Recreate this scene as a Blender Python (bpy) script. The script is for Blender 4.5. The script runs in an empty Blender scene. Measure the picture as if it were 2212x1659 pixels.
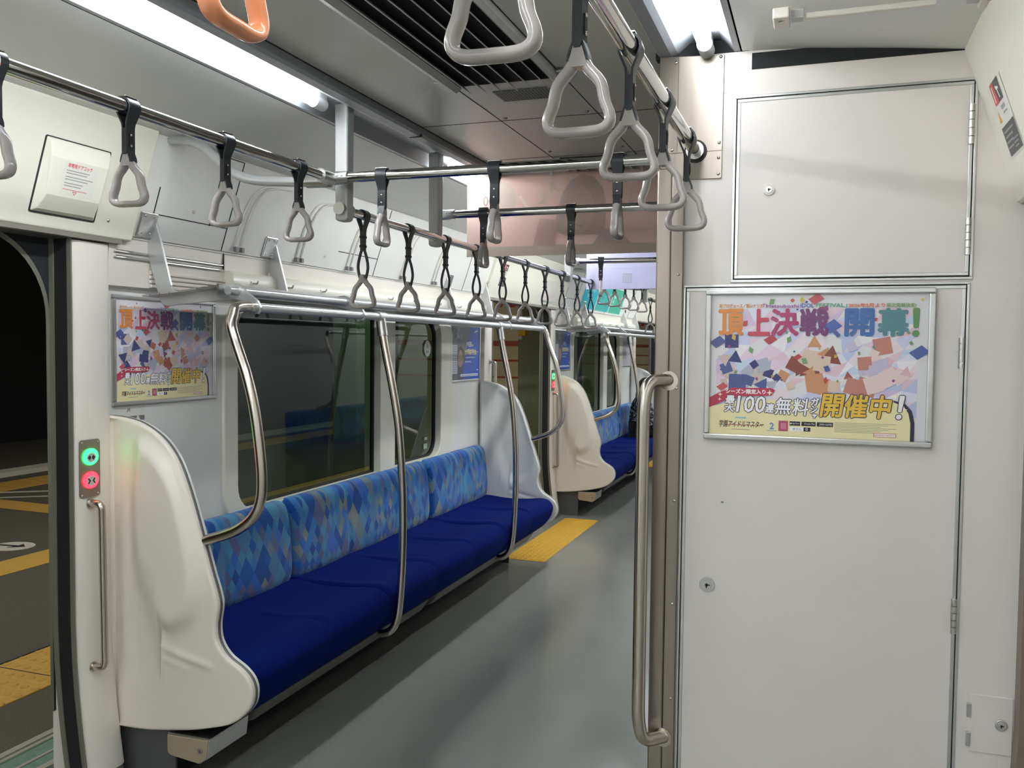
import bpy, bmesh, math, random
from mathutils import Vector, Matrix
random.seed(7)
SC = bpy.context.scene
COL = SC.collection
PI = math.pi

# ------------------------------------------------------------------ camera, world, exposure
cd = bpy.data.cameras.new('camera')
cam = bpy.data.objects.new('camera', cd)
COL.objects.link(cam)
cd.sensor_width = 36.0
cd.lens = 36.0 * 1892.72 / 2212.0
cd.clip_start = 0.02
YAW, PITCH, ROLL = 0.33822712, -0.04323437, 0.01074373
_f = Vector((-math.sin(YAW) * math.cos(PITCH), math.cos(YAW) * math.cos(PITCH), math.sin(PITCH)))
_r = Vector((math.cos(YAW), math.sin(YAW), 0))
_u = _r.cross(_f)
_r2 = _r * math.cos(ROLL) + _u * math.sin(ROLL)
_u2 = _u * math.cos(ROLL) - _r * math.sin(ROLL)
_m = Matrix.Identity(4)
for _i in range(3):
    _m[_i][0] = _r2[_i]; _m[_i][1] = _u2[_i]; _m[_i][2] = -_f[_i]
_m.translation = Vector((2.1565, -2.3318, 1.4397))
cam.matrix_world = _m
SC.camera = cam

w = bpy.data.worlds.new('night'); SC.world = w; w.use_nodes = True
w.node_tree.nodes['Background'].inputs['Color'].default_value = (0.010, 0.012, 0.016, 1)
w.node_tree.nodes['Background'].inputs['Strength'].default_value = 0.6
vs = SC.view_settings
vs.view_transform = 'Standard'; vs.look = 'None'; vs.gamma = 1.0; vs.use_curve_mapping = False
vs.exposure = 1.62
TUBE = 17.0          # strength of the fluorescent tubes
SC.cycles.use_denoising = True
SC.cycles.max_bounces = 10
SC.cycles.diffuse_bounces = 8
SC.cycles.glossy_bounces = 4
SC.cycles.transparent_max_bounces = 12
SC.cycles.sample_clamp_indirect = 6.0
SC.cycles.caustics_reflective = False
SC.cycles.caustics_refractive = False

# fill lights added to brighten the platform outside the doors, no visible source
def area(name, loc, rot, sx, sy, power, col):
    l = bpy.data.lights.new(name, 'AREA'); l.shape = 'RECTANGLE'; l.size = sx; l.size_y = sy
    l.energy = power; l.color = col
    o = bpy.data.objects.new(name, l); o.location = loc; o.rotation_euler = rot; COL.objects.link(o)
area('platform_fill', (-2.6, 1.0, 3.6), (0, 0, 0), 0.3, 6.0, 26, (1.0, 0.93, 0.78))
area('platform_fill', (-3.2, 9.0, 3.6), (0, 0, 0), 0.3, 6.0, 22, (1.0, 0.93, 0.78))

# ------------------------------------------------------------------ layout constants (metres)
P = 4.94             # spacing of the doors along the car
S0, S1 = -0.112, 3.137   # planes of the two seat-end partitions of the first bay
XC = 1.303           # centre line of the car
XR = 2.606           # right-hand side wall

# ------------------------------------------------------------------ materials
def lin(c):
    c = c / 255.0
    return c / 12.92 if c <= 0.04045 else ((c + 0.055) / 1.055) ** 2.4
def rgb(r, g, b): return (lin(r), lin(g), lin(b), 1)
MATS = {}
def mat(name, col, rough=0.5, metal=0.0, spec=0.5, emit=None, estr=0.0, coat=0.0, alpha=None, trans=0.0):
    if name in MATS: return MATS[name]
    m = bpy.data.materials.new(name); m.use_nodes = True
    b = m.node_tree.nodes['Principled BSDF']
    b.inputs['Base Color'].default_value = col
    b.inputs['Roughness'].default_value = rough
    b.inputs['Metallic'].default_value = metal
    b.inputs['Specular IOR Level'].default_value = spec
    b.inputs['Coat Weight'].default_value = coat
    b.inputs['Coat Roughness'].default_value = 0.08
    if emit: b.inputs['Emission Color'].default_value = emit; b.inputs['Emission Strength'].default_value = estr
    if trans: b.inputs['Transmission Weight'].default_value = trans
    MATS[name] = m
    return m
def nodes(m): return m.node_tree.nodes, m.node_tree.links, m.node_tree.nodes['Principled BSDF']
def noise_vary(m, scale, amt, rough_amt=0.0, bump=0.0, stretch=(1, 1, 1), detail=3):
    N, L, b = nodes(m)
    tc = N.new('ShaderNodeTexCoord'); mp = N.new('ShaderNodeMapping'); mp.inputs['Scale'].default_value = stretch
    nz = N.new('ShaderNodeTexNoise'); nz.inputs['Scale'].default_value = scale; nz.inputs['Detail'].default_value = detail
    L.new(tc.outputs['Object'], mp.inputs['Vector']); L.new(mp.outputs['Vector'], nz.inputs['Vector'])
    if amt:
        c = b.inputs['Base Color'].default_value
        r = N.new('ShaderNodeValToRGB')
        r.color_ramp.elements[0].position = 0.3; r.color_ramp.elements[1].position = 0.7
        r.color_ramp.elements[0].color = (c[0] * (1 - amt), c[1] * (1 - amt), c[2] * (1 - amt), 1)
        r.color_ramp.elements[1].color = (min(1, c[0] * (1 + amt)), min(1, c[1] * (1 + amt)), min(1, c[2] * (1 + amt)), 1)
        L.new(nz.outputs['Fac'], r.inputs['Fac']); L.new(r.outputs['Color'], b.inputs['Base Color'])
    if rough_amt:
        base = b.inputs['Roughness'].default_value
        mr = N.new('ShaderNodeMapRange'); mr.inputs['To Min'].default_value = max(0.02, base - rough_amt); mr.inputs['To Max'].default_value = base + rough_amt
        L.new(nz.outputs['Fac'], mr.inputs['Value']); L.new(mr.outputs['Result'], b.inputs['Roughness'])
    if bump:
        bp = N.new('ShaderNodeBump'); bp.inputs['Strength'].default_value = bump; bp.inputs['Distance'].default_value = 0.002
        L.new(nz.outputs['Fac'], bp.inputs['Height']); L.new(bp.outputs['Normal'], b.inputs['Normal'])
    return m

M_wall = noise_vary(mat('melamine_wall', rgb(230, 229, 223), 0.32), 6, 0.02)
M_white = mat('white_moulding', rgb(228, 221, 211), 0.35)
M_cream = mat('cream_panel', rgb(230, 227, 212), 0.34)
M_sleeve = mat('moulded_plastic', rgb(229, 221, 207), 0.30)
M_cab = noise_vary(mat('cabinet_paint', rgb(226, 219, 213), 0.38), 5, 0.012, bump=0.04)
M_gray = mat('grey_paint', rgb(190, 190, 188), 0.4)
M_ceil = noise_vary(mat('ceiling_panel', rgb(206, 205, 199), 0.30), 8, 0.02)
M_cove = mat('cove_panel', rgb(222, 223, 221), 0.34)
M_alu = noise_vary(mat('satin_aluminium', rgb(200, 200, 198), 0.32, 1.0), 30, 0.04)
M_steel = noise_vary(mat('brushed_stainless', rgb(150, 141, 131), 0.30, 1.0), 60, 0.06, 0.06, stretch=(1, 1, 0.03))
M_pole = mat('satin_stainless_pole', rgb(198, 190, 180), 0.24, 1.0)
M_chrome = mat('polished_rail', rgb(214, 212, 208), 0.09, 1.0)
M_bluish = mat('painted_pole', rgb(198, 200, 200), 0.28, 0.6)
M_belt = mat('black_belt', rgb(38, 42, 46), 0.42)
M_ring = mat('grey_ring', rgb(162, 155, 151), 0.22, coat=0.4)
M_orange = mat('orange_ring', rgb(222, 142, 98), 0.25, coat=0.4)
M_black = mat('black_rubber', rgb(28, 29, 30), 0.6)
M_dark = mat('dark_gap', rgb(40, 40, 40), 0.8)
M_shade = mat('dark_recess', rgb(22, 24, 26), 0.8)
M_gasket = mat('grey_gasket', rgb(120, 118, 120), 0.45)
M_tube = mat('lit_tube', rgb(255, 255, 255), 0.4, emit=(0.94, 0.98, 1.0, 1), estr=TUBE)
M_tube_dim = mat('lit_tube_dimmed', rgb(255, 255, 255), 0.4, emit=(0.94, 0.98, 1.0, 1), estr=TUBE * 0.55)  # same tube turned down to even out the light on the cabinet wall
M_socket = mat('lamp_socket', rgb(226, 226, 222), 0.4)
M_refl = mat('lamp_reflector', rgb(150, 154, 160), 0.3)
M_screw = mat('screw', rgb(190, 186, 178), 0.25, 1.0)
M_floor = mat('grey_vinyl', rgb(146, 147, 140), 0.17)
M_skirt = mat('dark_skirting', rgb(92, 93, 92), 0.45)
M_tact = mat('yellow_tactile', rgb(226, 178, 62), 0.45)
M_asph = noise_vary(mat('asphalt', rgb(92, 90, 82), 0.85), 140, 0.25, bump=0.3)
M_yel = noise_vary(mat('worn_yellow', rgb(214, 172, 84), 0.75), 60, 0.10)
M_paint = noise_vary(mat('white_line', rgb(214, 214, 206), 0.8), 40, 0.08)
M_tgreen = noise_vary(mat('green_drain_cover', rgb(110, 146, 132), 0.6), 50, 0.12)
M_grate = mat('gutter_metal', rgb(170, 172, 158), 0.55)
M_frame = mat('seat_base', rgb(112, 110, 104), 0.5)
M_glow_g = mat('green_glow', rgb(40, 230, 90), 0.3, emit=rgb(30, 255, 80), estr=2.6)
M_glow_r = mat('red_glow', rgb(240, 40, 50), 0.3, emit=rgb(255, 30, 45), estr=2.6)
M_btn = mat('button_face', rgb(196, 204, 200), 0.3, 0.3)
M_hutw = noise_vary(mat('station_cream', rgb(210, 202, 164), 0.6), 8, 0.06)
M_red = mat('red_stripe', rgb(178, 84, 58), 0.6)
M_redv = mat('hazard_red', rgb(196, 50, 50), 0.55)
M_yelbox = mat('yellow_box', rgb(222, 178, 60), 0.5)
M_outdark = mat('night_structure', rgb(34, 37, 42), 0.9)
M_greenwall = mat('green_station_wall', rgb(120, 146, 118), 0.6)
M_turq = mat('turquoise_paper', rgb(58, 190, 206), 0.5)
M_skin = mat('skin', rgb(208, 164, 140), 0.5)
M_hair = mat('dark_hair', rgb(46, 36, 34), 0.45)
M_trous = mat('black_trousers', rgb(26, 26, 30), 0.8)
M_paper = mat('paper_white', rgb(226, 223, 226), 0.35)

def flat(name, r, g, b, rough=0.4): return mat('ink_' + name, rgb(r, g, b), rough)

# floor: faint mottling and gloss
noise_vary(M_floor, 3.0, 0.03, 0.05)
# steel plate grain is in M_steel; navy moquette
def fabric_navy():
    m = mat('navy_moquette', rgb(6, 26, 98), 0.9, spec=0.08)
    N, L, b = nodes(m)
    b.inputs['Sheen Weight'].default_value = 0.05
    b.inputs['Sheen Tint'].default_value = rgb(70, 96, 220)
    tc = N.new('ShaderNodeTexCoord'); nz = N.new('ShaderNodeTexNoise'); nz.inputs['Scale'].default_value = 420
    r = N.new('ShaderNodeValToRGB'); r.color_ramp.elements[0].color = rgb(2, 19, 84); r.color_ramp.elements[1].color = rgb(9, 33, 112)
    L.new(tc.outputs['Object'], nz.inputs['Vector']); L.new(nz.outputs['Fac'], r.inputs['Fac']); L.new(r.outputs['Color'], b.inputs['Base Color'])
    return m
M_navy = fabric_navy()
def fabric_diamond():
    # patchwork of blue lozenges: skewed grid cells with a random colour each, some merged in a coarser grid
    m = mat('lozenge_moquette', rgb(60, 110, 170), 0.85, spec=0.2)
    N, L, b = nodes(m)
    b.inputs['Sheen Weight'].default_value = 0.2
    tc = N.new('ShaderNodeTexCoord'); sx = N.new('ShaderNodeSeparateXYZ'); L.new(tc.outputs['Object'], sx.inputs[0])
    def mth(op, a, c, v=None):
        n = N.new('ShaderNodeMath'); n.operation = op
        for i, q in enumerate((a, c)):
            if q is None: continue
            if isinstance(q, (int, float)): n.inputs[i].default_value = q
            else: L.new(q, n.inputs[i])
        return n.outputs[0]
    zz = mth('ADD', sx.outputs[2], sx.outputs[0])
    def cells(a, c, off):
        p = mth('MULTIPLY', sx.outputs[1], 1.0 / a); q = mth('MULTIPLY', zz, 1.0 / c)
        u = mth('FLOOR', mth('ADD', p, q), None); v = mth('FLOOR', mth('SUBTRACT', p, q), None)
        cx = N.new('ShaderNodeCombineXYZ'); L.new(u, cx.inputs[0]); L.new(v, cx.inputs[1]); cx.inputs[2].default_value = off
        wn = N.new('ShaderNodeTexWhiteNoise'); wn.noise_dimensions = '3D'; L.new(cx.outputs[0], wn.inputs['Vector'])
        return wn.outputs['Value']
    fine = cells(0.044, 0.064, 0.0); coarse = cells(0.088, 0.128, 0.0)
    pick = mth('GREATER_THAN', cells(0.088, 0.128, 8.0), 0.80)
    mx = N.new('ShaderNodeMix'); mx.data_type = 'FLOAT'
    L.new(pick, mx.inputs[0]); L.new(fine, mx.inputs[2]); L.new(coarse, mx.inputs[3])
    r = N.new('ShaderNodeValToRGB'); cr = r.color_ramp; cr.interpolation = 'CONSTANT'
    cols = [(0.0, (38, 98, 178)), (0.16, (58, 128, 190)), (0.32, (82, 128, 172)), (0.46, (24, 84, 160)), (0.60, (78, 146, 186)), (0.70, (96, 108, 150)), (0.80, (52, 110, 196)), (0.89, (116, 136, 146)), (0.95, (134, 146, 138))]
    cr.elements[0].position = 0; cr.elements[0].color = rgb(*cols[0][1])
    cr.elements[1].position = cols[1][0]; cr.elements[1].color = rgb(*cols[1][1])
    for pos, c in cols[2:]:
        e = cr.elements.new(pos); e.color = rgb(*c)
    L.new(mx.outputs[0], r.inputs['Fac']); L.new(r.outputs['Color'], b.inputs['Base Color'])
    return m
M_loz = fabric_diamond()
def glass_mat():
    m = bpy.data.materials.new('tinted_glass'); m.use_nodes = True
    N, L = m.node_tree.nodes, m.node_tree.links
    for n in list(N): N.remove(n)
    out = N.new('ShaderNodeOutputMaterial'); mix = N.new('ShaderNodeMixShader')
    tr = N.new('ShaderNodeBsdfTransparent'); tr.inputs['Color'].default_value = (0.22, 0.32, 0.26, 1)
    gl = N.new('ShaderNodeBsdfGlossy'); gl.inputs['Roughness'].default_value = 0.02; gl.inputs['Color'].default_value = (0.9, 0.95, 0.92, 1)
    fr = N.new('ShaderNodeFresnel'); fr.inputs['IOR'].default_value = 1.52
    L.new(fr.outputs[0], mix.inputs[0]); L.new(tr.outputs[0], mix.inputs[1]); L.new(gl.outputs[0], mix.inputs[2]); L.new(mix.outputs[0], out.inputs['Surface'])
    return m
M_glass = glass_mat()
def jacket_mat():
    m = mat('patterned_jacket', rgb(30, 30, 34), 0.8)
    N, L, b = nodes(m)
    tc = N.new('ShaderNodeTexCoord'); nz = N.new('ShaderNodeTexNoise'); nz.inputs['Scale'].default_value = 13; nz.inputs['Distortion'].default_value = 1.4
    r = N.new('ShaderNodeValToRGB'); r.color_ramp.elements[0].position = 0.47; r.color_ramp.elements[0].color = rgb(24, 25, 30)
    e = r.color_ramp.elements.new(0.52); e.color = rgb(200, 198, 198)
    r.color_ramp.elements[-1].position = 0.58; r.color_ramp.elements[-1].color = rgb(26, 27, 32)
    L.new(tc.outputs['Object'], nz.inputs['Vector']); L.new(nz.outputs['Fac'], r.inputs['Fac']); L.new(r.outputs['Color'], b.inputs['Base Color'])
    return m
M_jacket = jacket_mat()

def paper(name, r, g, b, tl=0.5):
    key = 'paper_' + name
    if key in MATS: return MATS[key]
    m = bpy.data.materials.new(key); m.use_nodes = True
    N, L = m.node_tree.nodes, m.node_tree.links
    for n in list(N): N.remove(n)
    out = N.new('ShaderNodeOutputMaterial'); mix = N.new('ShaderNodeMixShader'); mix.inputs[0].default_value = tl
    d = N.new('ShaderNodeBsdfDiffuse'); t = N.new('ShaderNodeBsdfTranslucent')
    d.inputs['Color'].default_value = rgb(r, g, b); t.inputs['Color'].default_value = rgb(r, g, b)
    L.new(d.outputs[0], mix.inputs[1]); L.new(t.outputs[0], mix.inputs[2]); L.new(mix.outputs[0], out.inputs['Surface'])
    MATS[key] = m
    return m
# ------------------------------------------------------------------ object helpers
def tag(o, label, cat, group=None, kind=None):
    o['label'] = label; o['category'] = cat
    if group: o['group'] = group
    if kind: o['kind'] = kind
    return o
def empty(name, loc, label, cat, group=None):
    o = bpy.data.objects.new(name, None); COL.objects.link(o); o.location = loc
    o.empty_display_size = 0.05
    return tag(o, label, cat, group)
def obj(name, bm, m, parent=None, smooth=None, bevel=0.0, seg=2):
    me = bpy.data.meshes.new(name)
    bm.normal_update(); bm.to_mesh(me); bm.free()
    ms = m if isinstance(m, (list, tuple)) else [m]
    for q in ms: me.materials.append(q)
    o = bpy.data.objects.new(name, me); COL.objects.link(o)
    if parent is not None: o.parent = parent
    if smooth is not None:
        for p in me.polygons: p.use_smooth = True
        try: me.set_sharp_from_angle(angle=math.radians(smooth))
        except Exception: pass
    if bevel:
        md = o.modifiers.new('bevel', 'BEVEL'); md.width = bevel; md.segments = seg; md.limit_method = 'ANGLE'; md.angle_limit = math.radians(40)
    return o
def struct(name, bm, m, smooth=None, bevel=0.0, parent=None):
    o = obj(name, bm, m, parent, smooth, bevel)
    if parent is None: o['kind'] = 'structure'
    return o
def B(): return bmesh.new()
def box(bm, x0, x1, y0, y1, z0, z1, mi=0):
    v = [bm.verts.new((x, y, z)) for x in (x0, x1) for y in (y0, y1) for z in (z0, z1)]
    for f in ((0, 1, 3, 2), (4, 6, 7, 5), (0, 4, 5, 1), (2, 3, 7, 6), (0, 2, 6, 4), (1, 5, 7, 3)):
        bm.faces.new([v[i] for i in f]).material_index = mi
    return bm
def prism(bm, pts, axis, a, b, mi=0):
    # closed polygon pts in the plane across 'axis', extruded from a to b
    def mk(p, t):
        return {'x': (t, p[0], p[1]), 'y': (p[0], t, p[1]), 'z': (p[0], p[1], t)}[axis]
    A = [bm.verts.new(mk(p, a)) for p in pts]; Bv = [bm.verts.new(mk(p, b)) for p in pts]
    n = len(pts)
    fs = [bm.faces.new(A), bm.faces.new(Bv[::-1])]
    for i in range(n): fs.append(bm.faces.new((A[i], Bv[i], Bv[(i + 1) % n], A[(i + 1) % n])))
    for f in fs: f.material_index = mi
    bmesh.ops.recalc_face_normals(bm, faces=fs)
    return bm
def sheet(bm, pts, y0, y1, mi=0):
    # open profile in xz swept along y
    A = [bm.verts.new((p[0], y0, p[1])) for p in pts]; Bv = [bm.verts.new((p[0], y1, p[1])) for p in pts]
    for i in range(len(pts) - 1): bm.faces.new((A[i], A[i + 1], Bv[i + 1], Bv[i])).material_index = mi
    return bm
def tube(bm, path, r, seg=14, cap=True, mi=0, closed=False):
    pts = [Vector(p) for p in path]; n = len(pts); rings = []
    nrm = None
    for i, p in enumerate(pts):
        a = pts[(i - 1) % n] if (closed or i > 0) else p
        b = pts[(i + 1) % n] if (closed or i < n - 1) else p
        t = (b - a).normalized()
        if nrm is None:
            ref = Vector((0, 0, 1)) if abs(t.z) < 0.9 else Vector((0, 1, 0))
            nrm = (ref - t * ref.dot(t)).normalized()
        else:
            nrm = (nrm - t * nrm.dot(t))
            nrm = nrm.normalized() if nrm.length > 1e-6 else Vector((1, 0, 0))
        bn = t.cross(nrm)
        rr = r[i] if isinstance(r, (list, tuple)) else r
        rings.append([bm.verts.new(p + (nrm * math.cos(2 * PI * k / seg) + bn * math.sin(2 * PI * k / seg)) * rr) for k in range(seg)])
    m = n if closed else n - 1
    for i in range(m):
        A, C = rings[i], rings[(i + 1) % n]
        for k in range(seg):
            f = bm.faces.new((A[k], A[(k + 1) % seg], C[(k + 1) % seg], C[k])); f.material_index = mi
    if cap and not closed:
        bm.faces.new(rings[0][::-1]).material_index = mi; bm.faces.new(rings[-1]).material_index = mi
    return bm
def cyl(bm, p0, p1, r, seg=16, mi=0): return tube(bm, [p0, p1], r, seg, True, mi)
def smooth_path(pts, sub=6, closed=False):
    P_ = [Vector(p) for p in pts]; n = len(P_); out = []
    rng = range(n) if closed else range(n - 1)
    for i in rng:
        p0 = P_[(i - 1) % n] if (closed or i > 0) else P_[i]
        p1 = P_[i]; p2 = P_[(i + 1) % n]
        p3 = P_[(i + 2) % n] if (closed or i < n - 2) else P_[(i + 1) % n]
        for k in range(sub):
            t = k / sub
            out.append(0.5 * ((2 * p1) + (p2 - p0) * t + (2 * p0 - 5 * p1 + 4 * p2 - p3) * t * t + (3 * p1 - p0 - 3 * p2 + p3) * t ** 3))
    if not closed: out.append(P_[-1])
    return out
def fillet(pts, rad, seg=6):
    # round the corners of an open 3-D polyline
    P_ = [Vector(p) for p in pts]; out = [P_[0]]
    for i in range(1, len(P_) - 1):
        a, b, c = P_[i - 1], P_[i], P_[i + 1]
        d1, d2 = (a - b), (c - b); r = min(rad, d1.length * 0.48, d2.length * 0.48)
        p, q = b + d1.normalized() * r, b + d2.normalized() * r
        for k in range(seg + 1):
            t = k / seg; out.append((1 - t) ** 2 * p + 2 * t * (1 - t) * b + t * t * q)
    out.append(P_[-1]); return out
def rrect(u0, u1, v0, v1, r, seg=7):
    out = []
    for cx, cy, a0 in ((u1 - r, v1 - r, 0), (u0 + r, v1 - r, 90), (u0 + r, v0 + r, 180), (u1 - r, v0 + r, 270)):
        for k in range(seg + 1):
            a = math.radians(a0 + 90 * k / seg); out.append((cx + r * math.cos(a), cy + r * math.sin(a)))
    return out
def plate(bm, outer, holes, x0, x1, mi=0):
    # yz-plane plate with holes, between x0 (back) and x1 (front)
    es = []
    for lp in [outer] + holes:
        vs_ = [bm.verts.new((x1, p[0], p[1])) for p in lp]
        es += [bm.edges.new((vs_[i], vs_[(i + 1) % len(vs_)])) for i in range(len(vs_))]
    g = bmesh.ops.triangle_fill(bm, use_beauty=True, use_dissolve=False, edges=es, normal=(1, 0, 0))
    fs = [f for f in g['geom'] if isinstance(f, bmesh.types.BMFace)]
    e = bmesh.ops.extrude_face_region(bm, geom=fs)
    vv = [q for q in e['geom'] if isinstance(q, bmesh.types.BMVert)]
    bmesh.ops.translate(bm, vec=(x0 - x1, 0, 0), verts=vv)
    bmesh.ops.recalc_face_normals(bm, faces=bm.faces[:])
    for f in bm.faces: f.material_index = mi
    return bm
def dome(bm, c, r, axis, h=0.5, seg=10, mi=0):
    # flat screw head bulging along axis
    ax = Vector(axis).normalized(); ref = Vector((0, 0, 1)) if abs(ax.z) < 0.9 else Vector((1, 0, 0))
    u = ax.cross(ref).normalized(); v = ax.cross(u); c = Vector(c); prev = None
    for k in range(4):
        a = k / 3 * PI / 2; rr = r * math.cos(a); hh = r * h * math.sin(a)
        if k == 3:
            t = bm.verts.new(c + ax * hh)
            for i in range(seg): bm.faces.new((prev[i], prev[(i + 1) % seg], t)).material_index = mi
        else:
            ring = [bm.verts.new(c + ax * hh + (u * math.cos(2 * PI * i / seg) + v * math.sin(2 * PI * i / seg)) * rr) for i in range(seg)]
            if prev:
                for i in range(seg): bm.faces.new((prev[i], prev[(i + 1) % seg], ring[(i + 1) % seg], ring[i])).material_index = mi
            prev = ring
    return bm
def dup(root, dy=0.0, label=None, mirror=False, loc=None):
    # copy a thing with its parts and sub-parts
    def cp(o, par):
        c = o.copy(); COL.objects.link(c)
        if par is not None: c.parent = par
        for ch in o.children: cp(ch, c)
        return c
    r = cp(root, None)
    if loc is not None: r.location = loc
    else: r.location = (root.location.x, root.location.y + dy, root.location.z)
    if mirror: r.scale.x = -1; r.location.x = XR - root.location.x
    if label: r['label'] = label
    return r
ORD = ['first', 'second', 'third', 'fourth', 'fifth', 'sixth', 'seventh', 'eighth', 'ninth', 'tenth', 'eleventh']

# ------------------------------------------------------------------ lettering and flat print helpers (local uv plane: u = x, v = y)
_TC = {}
def text_verts(body, res=2):
    if (body, res) in _TC: return _TC[(body, res)]
    cu = bpy.data.curves.new('lettering', 'FONT'); cu.body = body; cu.size = 1; cu.resolution_u = res; cu.fill_mode = 'FRONT'
    o = bpy.data.objects.new('lettering', cu); COL.objects.link(o)
    dg = bpy.context.evaluated_depsgraph_get(); dg.update()
    me = bpy.data.meshes.new_from_object(o.evaluated_get(dg))
    vs_ = [(v.co.x, v.co.y) for v in me.vertices]; fs = [tuple(p.vertices) for p in me.polygons]
    bpy.data.objects.remove(o); bpy.data.curves.remove(cu); bpy.data.meshes.remove(me)
    _TC[(body, res)] = (vs_, fs)
    return vs_, fs
class Print:
    # a sheet of flat inks in thin layers, in local u,v
    def __init__(self, step=0.00025, z0=0.0):
        self.bm = bmesh.new(); self.mats = []; self.step = step; self.layer = 1; self.z0 = z0; self.k = 0
    def mi(self, m):
        if m not in self.mats: self.mats.append(m)
        return self.mats.index(m)
    def poly(self, pts, m, layer=None):
        self.k += 1
        z = self.z0 + (self.layer if layer is None else layer) * self.step + (self.k % 14) * 8e-6
        f = self.bm.faces.new([self.bm.verts.new((p[0], p[1], z)) for p in pts]); f.material_index = self.mi(m)
        if f.calc_area() and f.normal.z < 0: f.normal_flip()
    def rect(self, u0, u1, v0, v1, m, layer=None): self.poly([(u0, v0), (u1, v0), (u1, v1), (u0, v1)], m, layer)
    def disc(self, u, v, r, m, layer=None, ry=None, seg=20): self.poly([(u + r * math.cos(2 * PI * k / seg), v + (ry or r) * math.sin(2 * PI * k / seg)) for k in range(seg)], m, layer)
    def text(self, body, u0, u1, v0, v1, m, layer=None, bold=0.0, shear=0.0, rot=0.0, res=2, n=8, mirror=False):
        vs_, fs = text_verts(body, res)
        if not vs_: return
        xs = [p[0] for p in vs_]; ys = [p[1] for p in vs_]
        ax, bx, ay, by = min(xs), max(xs), min(ys), max(ys)
        sx = (u1 - u0) / max(1e-6, bx - ax); sy = (v1 - v0) / max(1e-6, by - ay)
        z = self.z0 + (self.layer if layer is None else layer) * self.step
        offs = [(0, 0)] + ([(bold * math.cos(2 * PI * k / n), bold * math.sin(2 * PI * k / n)) for k in range(n)] if bold else [])
        cu, cv = (u0 + u1) / 2, (v0 + v1) / 2; i = self.mi(m)
        for du, dv in offs:
            nv = []; z += 9e-6
            for p in vs_:
                u = (p[0] - ax) * sx; v = (p[1] - ay) * sy
                if mirror: u = (u1 - u0) - u
                u = u0 + u + shear * v; v = v0 + v
                if rot:
                    a = u - cu; b_ = v - cv
                    u = cu + a * math.cos(rot) - b_ * math.sin(rot); v = cv + a * math.sin(rot) + b_ * math.cos(rot)
                nv.append(self.bm.verts.new((u + du, v + dv, z)))
            for f in fs:
                try:
                    q = self.bm.faces.new([nv[k] for k in f]); q.material_index = i
                except ValueError: pass
    def build(self, name, parent): return obj(name, self.bm, self.mats, parent)
def frame_matrix(origin, U, V):
    U = Vector(U).normalized(); V = Vector(V).normalized(); N = U.cross(V)
    m = Matrix.Identity(4)
    for i in range(3): m[i][0] = U[i]; m[i][1] = V[i]; m[i][2] = N[i]
    m.translation = Vector(origin); return m

# ================================================================== THE SETTING
# floor
bm = B(); box(bm, -0.02, XR + 0.1, -10.0, 15, -0.05, 0.0)
struct('floor', bm, M_floor)

# ceiling: flat middle panels, coves and lamp channels on both sides (x, z profile)
def mirx(pts): return [(XR - p[0], p[1]) for p in pts]
CZ = 2.185
Y0, Y1 = -10.0, 15.0
bm = B(); box(bm, 0.852, XR - 0.852, Y0, Y1, CZ, CZ + 0.03)
struct('ceiling', bm, M_ceil)
chan = [(0.648, 2.150), (0.662, 2.150), (0.694, 2.186), (0.758, 2.188), (0.796, 2.156), (0.812, 2.152), (0.842, 2.154), (0.848, 2.162), (0.848, CZ + 0.03)]
bm = B(); sheet(bm, chan, Y0, Y1); o = struct('ceiling', bm, M_refl)
bm = B(); sheet(bm, mirx(chan), Y0, Y1); struct('ceiling', bm, M_refl)
cove = [(0.150, 2.104), (0.30, 2.122), (0.50, 2.142), (0.644, 2.150)]
bm = B(); sheet(bm, cove, Y0, Y1); sheet(bm, [(0.644, 2.153), (0.648, 2.20)], Y0, Y1); struct('ceiling', bm, M_cove, smooth=40)
bm = B(); sheet(bm, mirx(cove), Y0, Y1); struct('ceiling', bm, M_cove, smooth=40)
bm = B(); box(bm, -0.1, XR + 0.1, Y0, Y1, 2.24, 2.26); struct('ceiling', bm, M_dark)
# grey lip beside the lamp channel with its dark shadow gap, and the seams of the middle panels
bm = B()
for s in (0.844, XR - 0.852): box(bm, s, s + 0.008, Y0, Y1, 2.1835, 2.19)
for s in (1.137, XR - 1.137 - 0.003): box(bm, s, s + 0.003, Y0, Y1, 2.1842, 2.19)
for y in (0.425, 0.995, 5.36, 5.93, 10.3): box(bm, 0.852, XR - 0.852, y, y + 0.003, 2.1842, 2.19)
struct('trim_1', bm, M_dark)
bm = B()
for y in (-1.60, 0.42, 5.36, 10.3): box(bm, 0.806, 0.852, y, y + 0.003, 2.1505, 2.16)
struct('trim_2', bm, M_dark)

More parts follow.
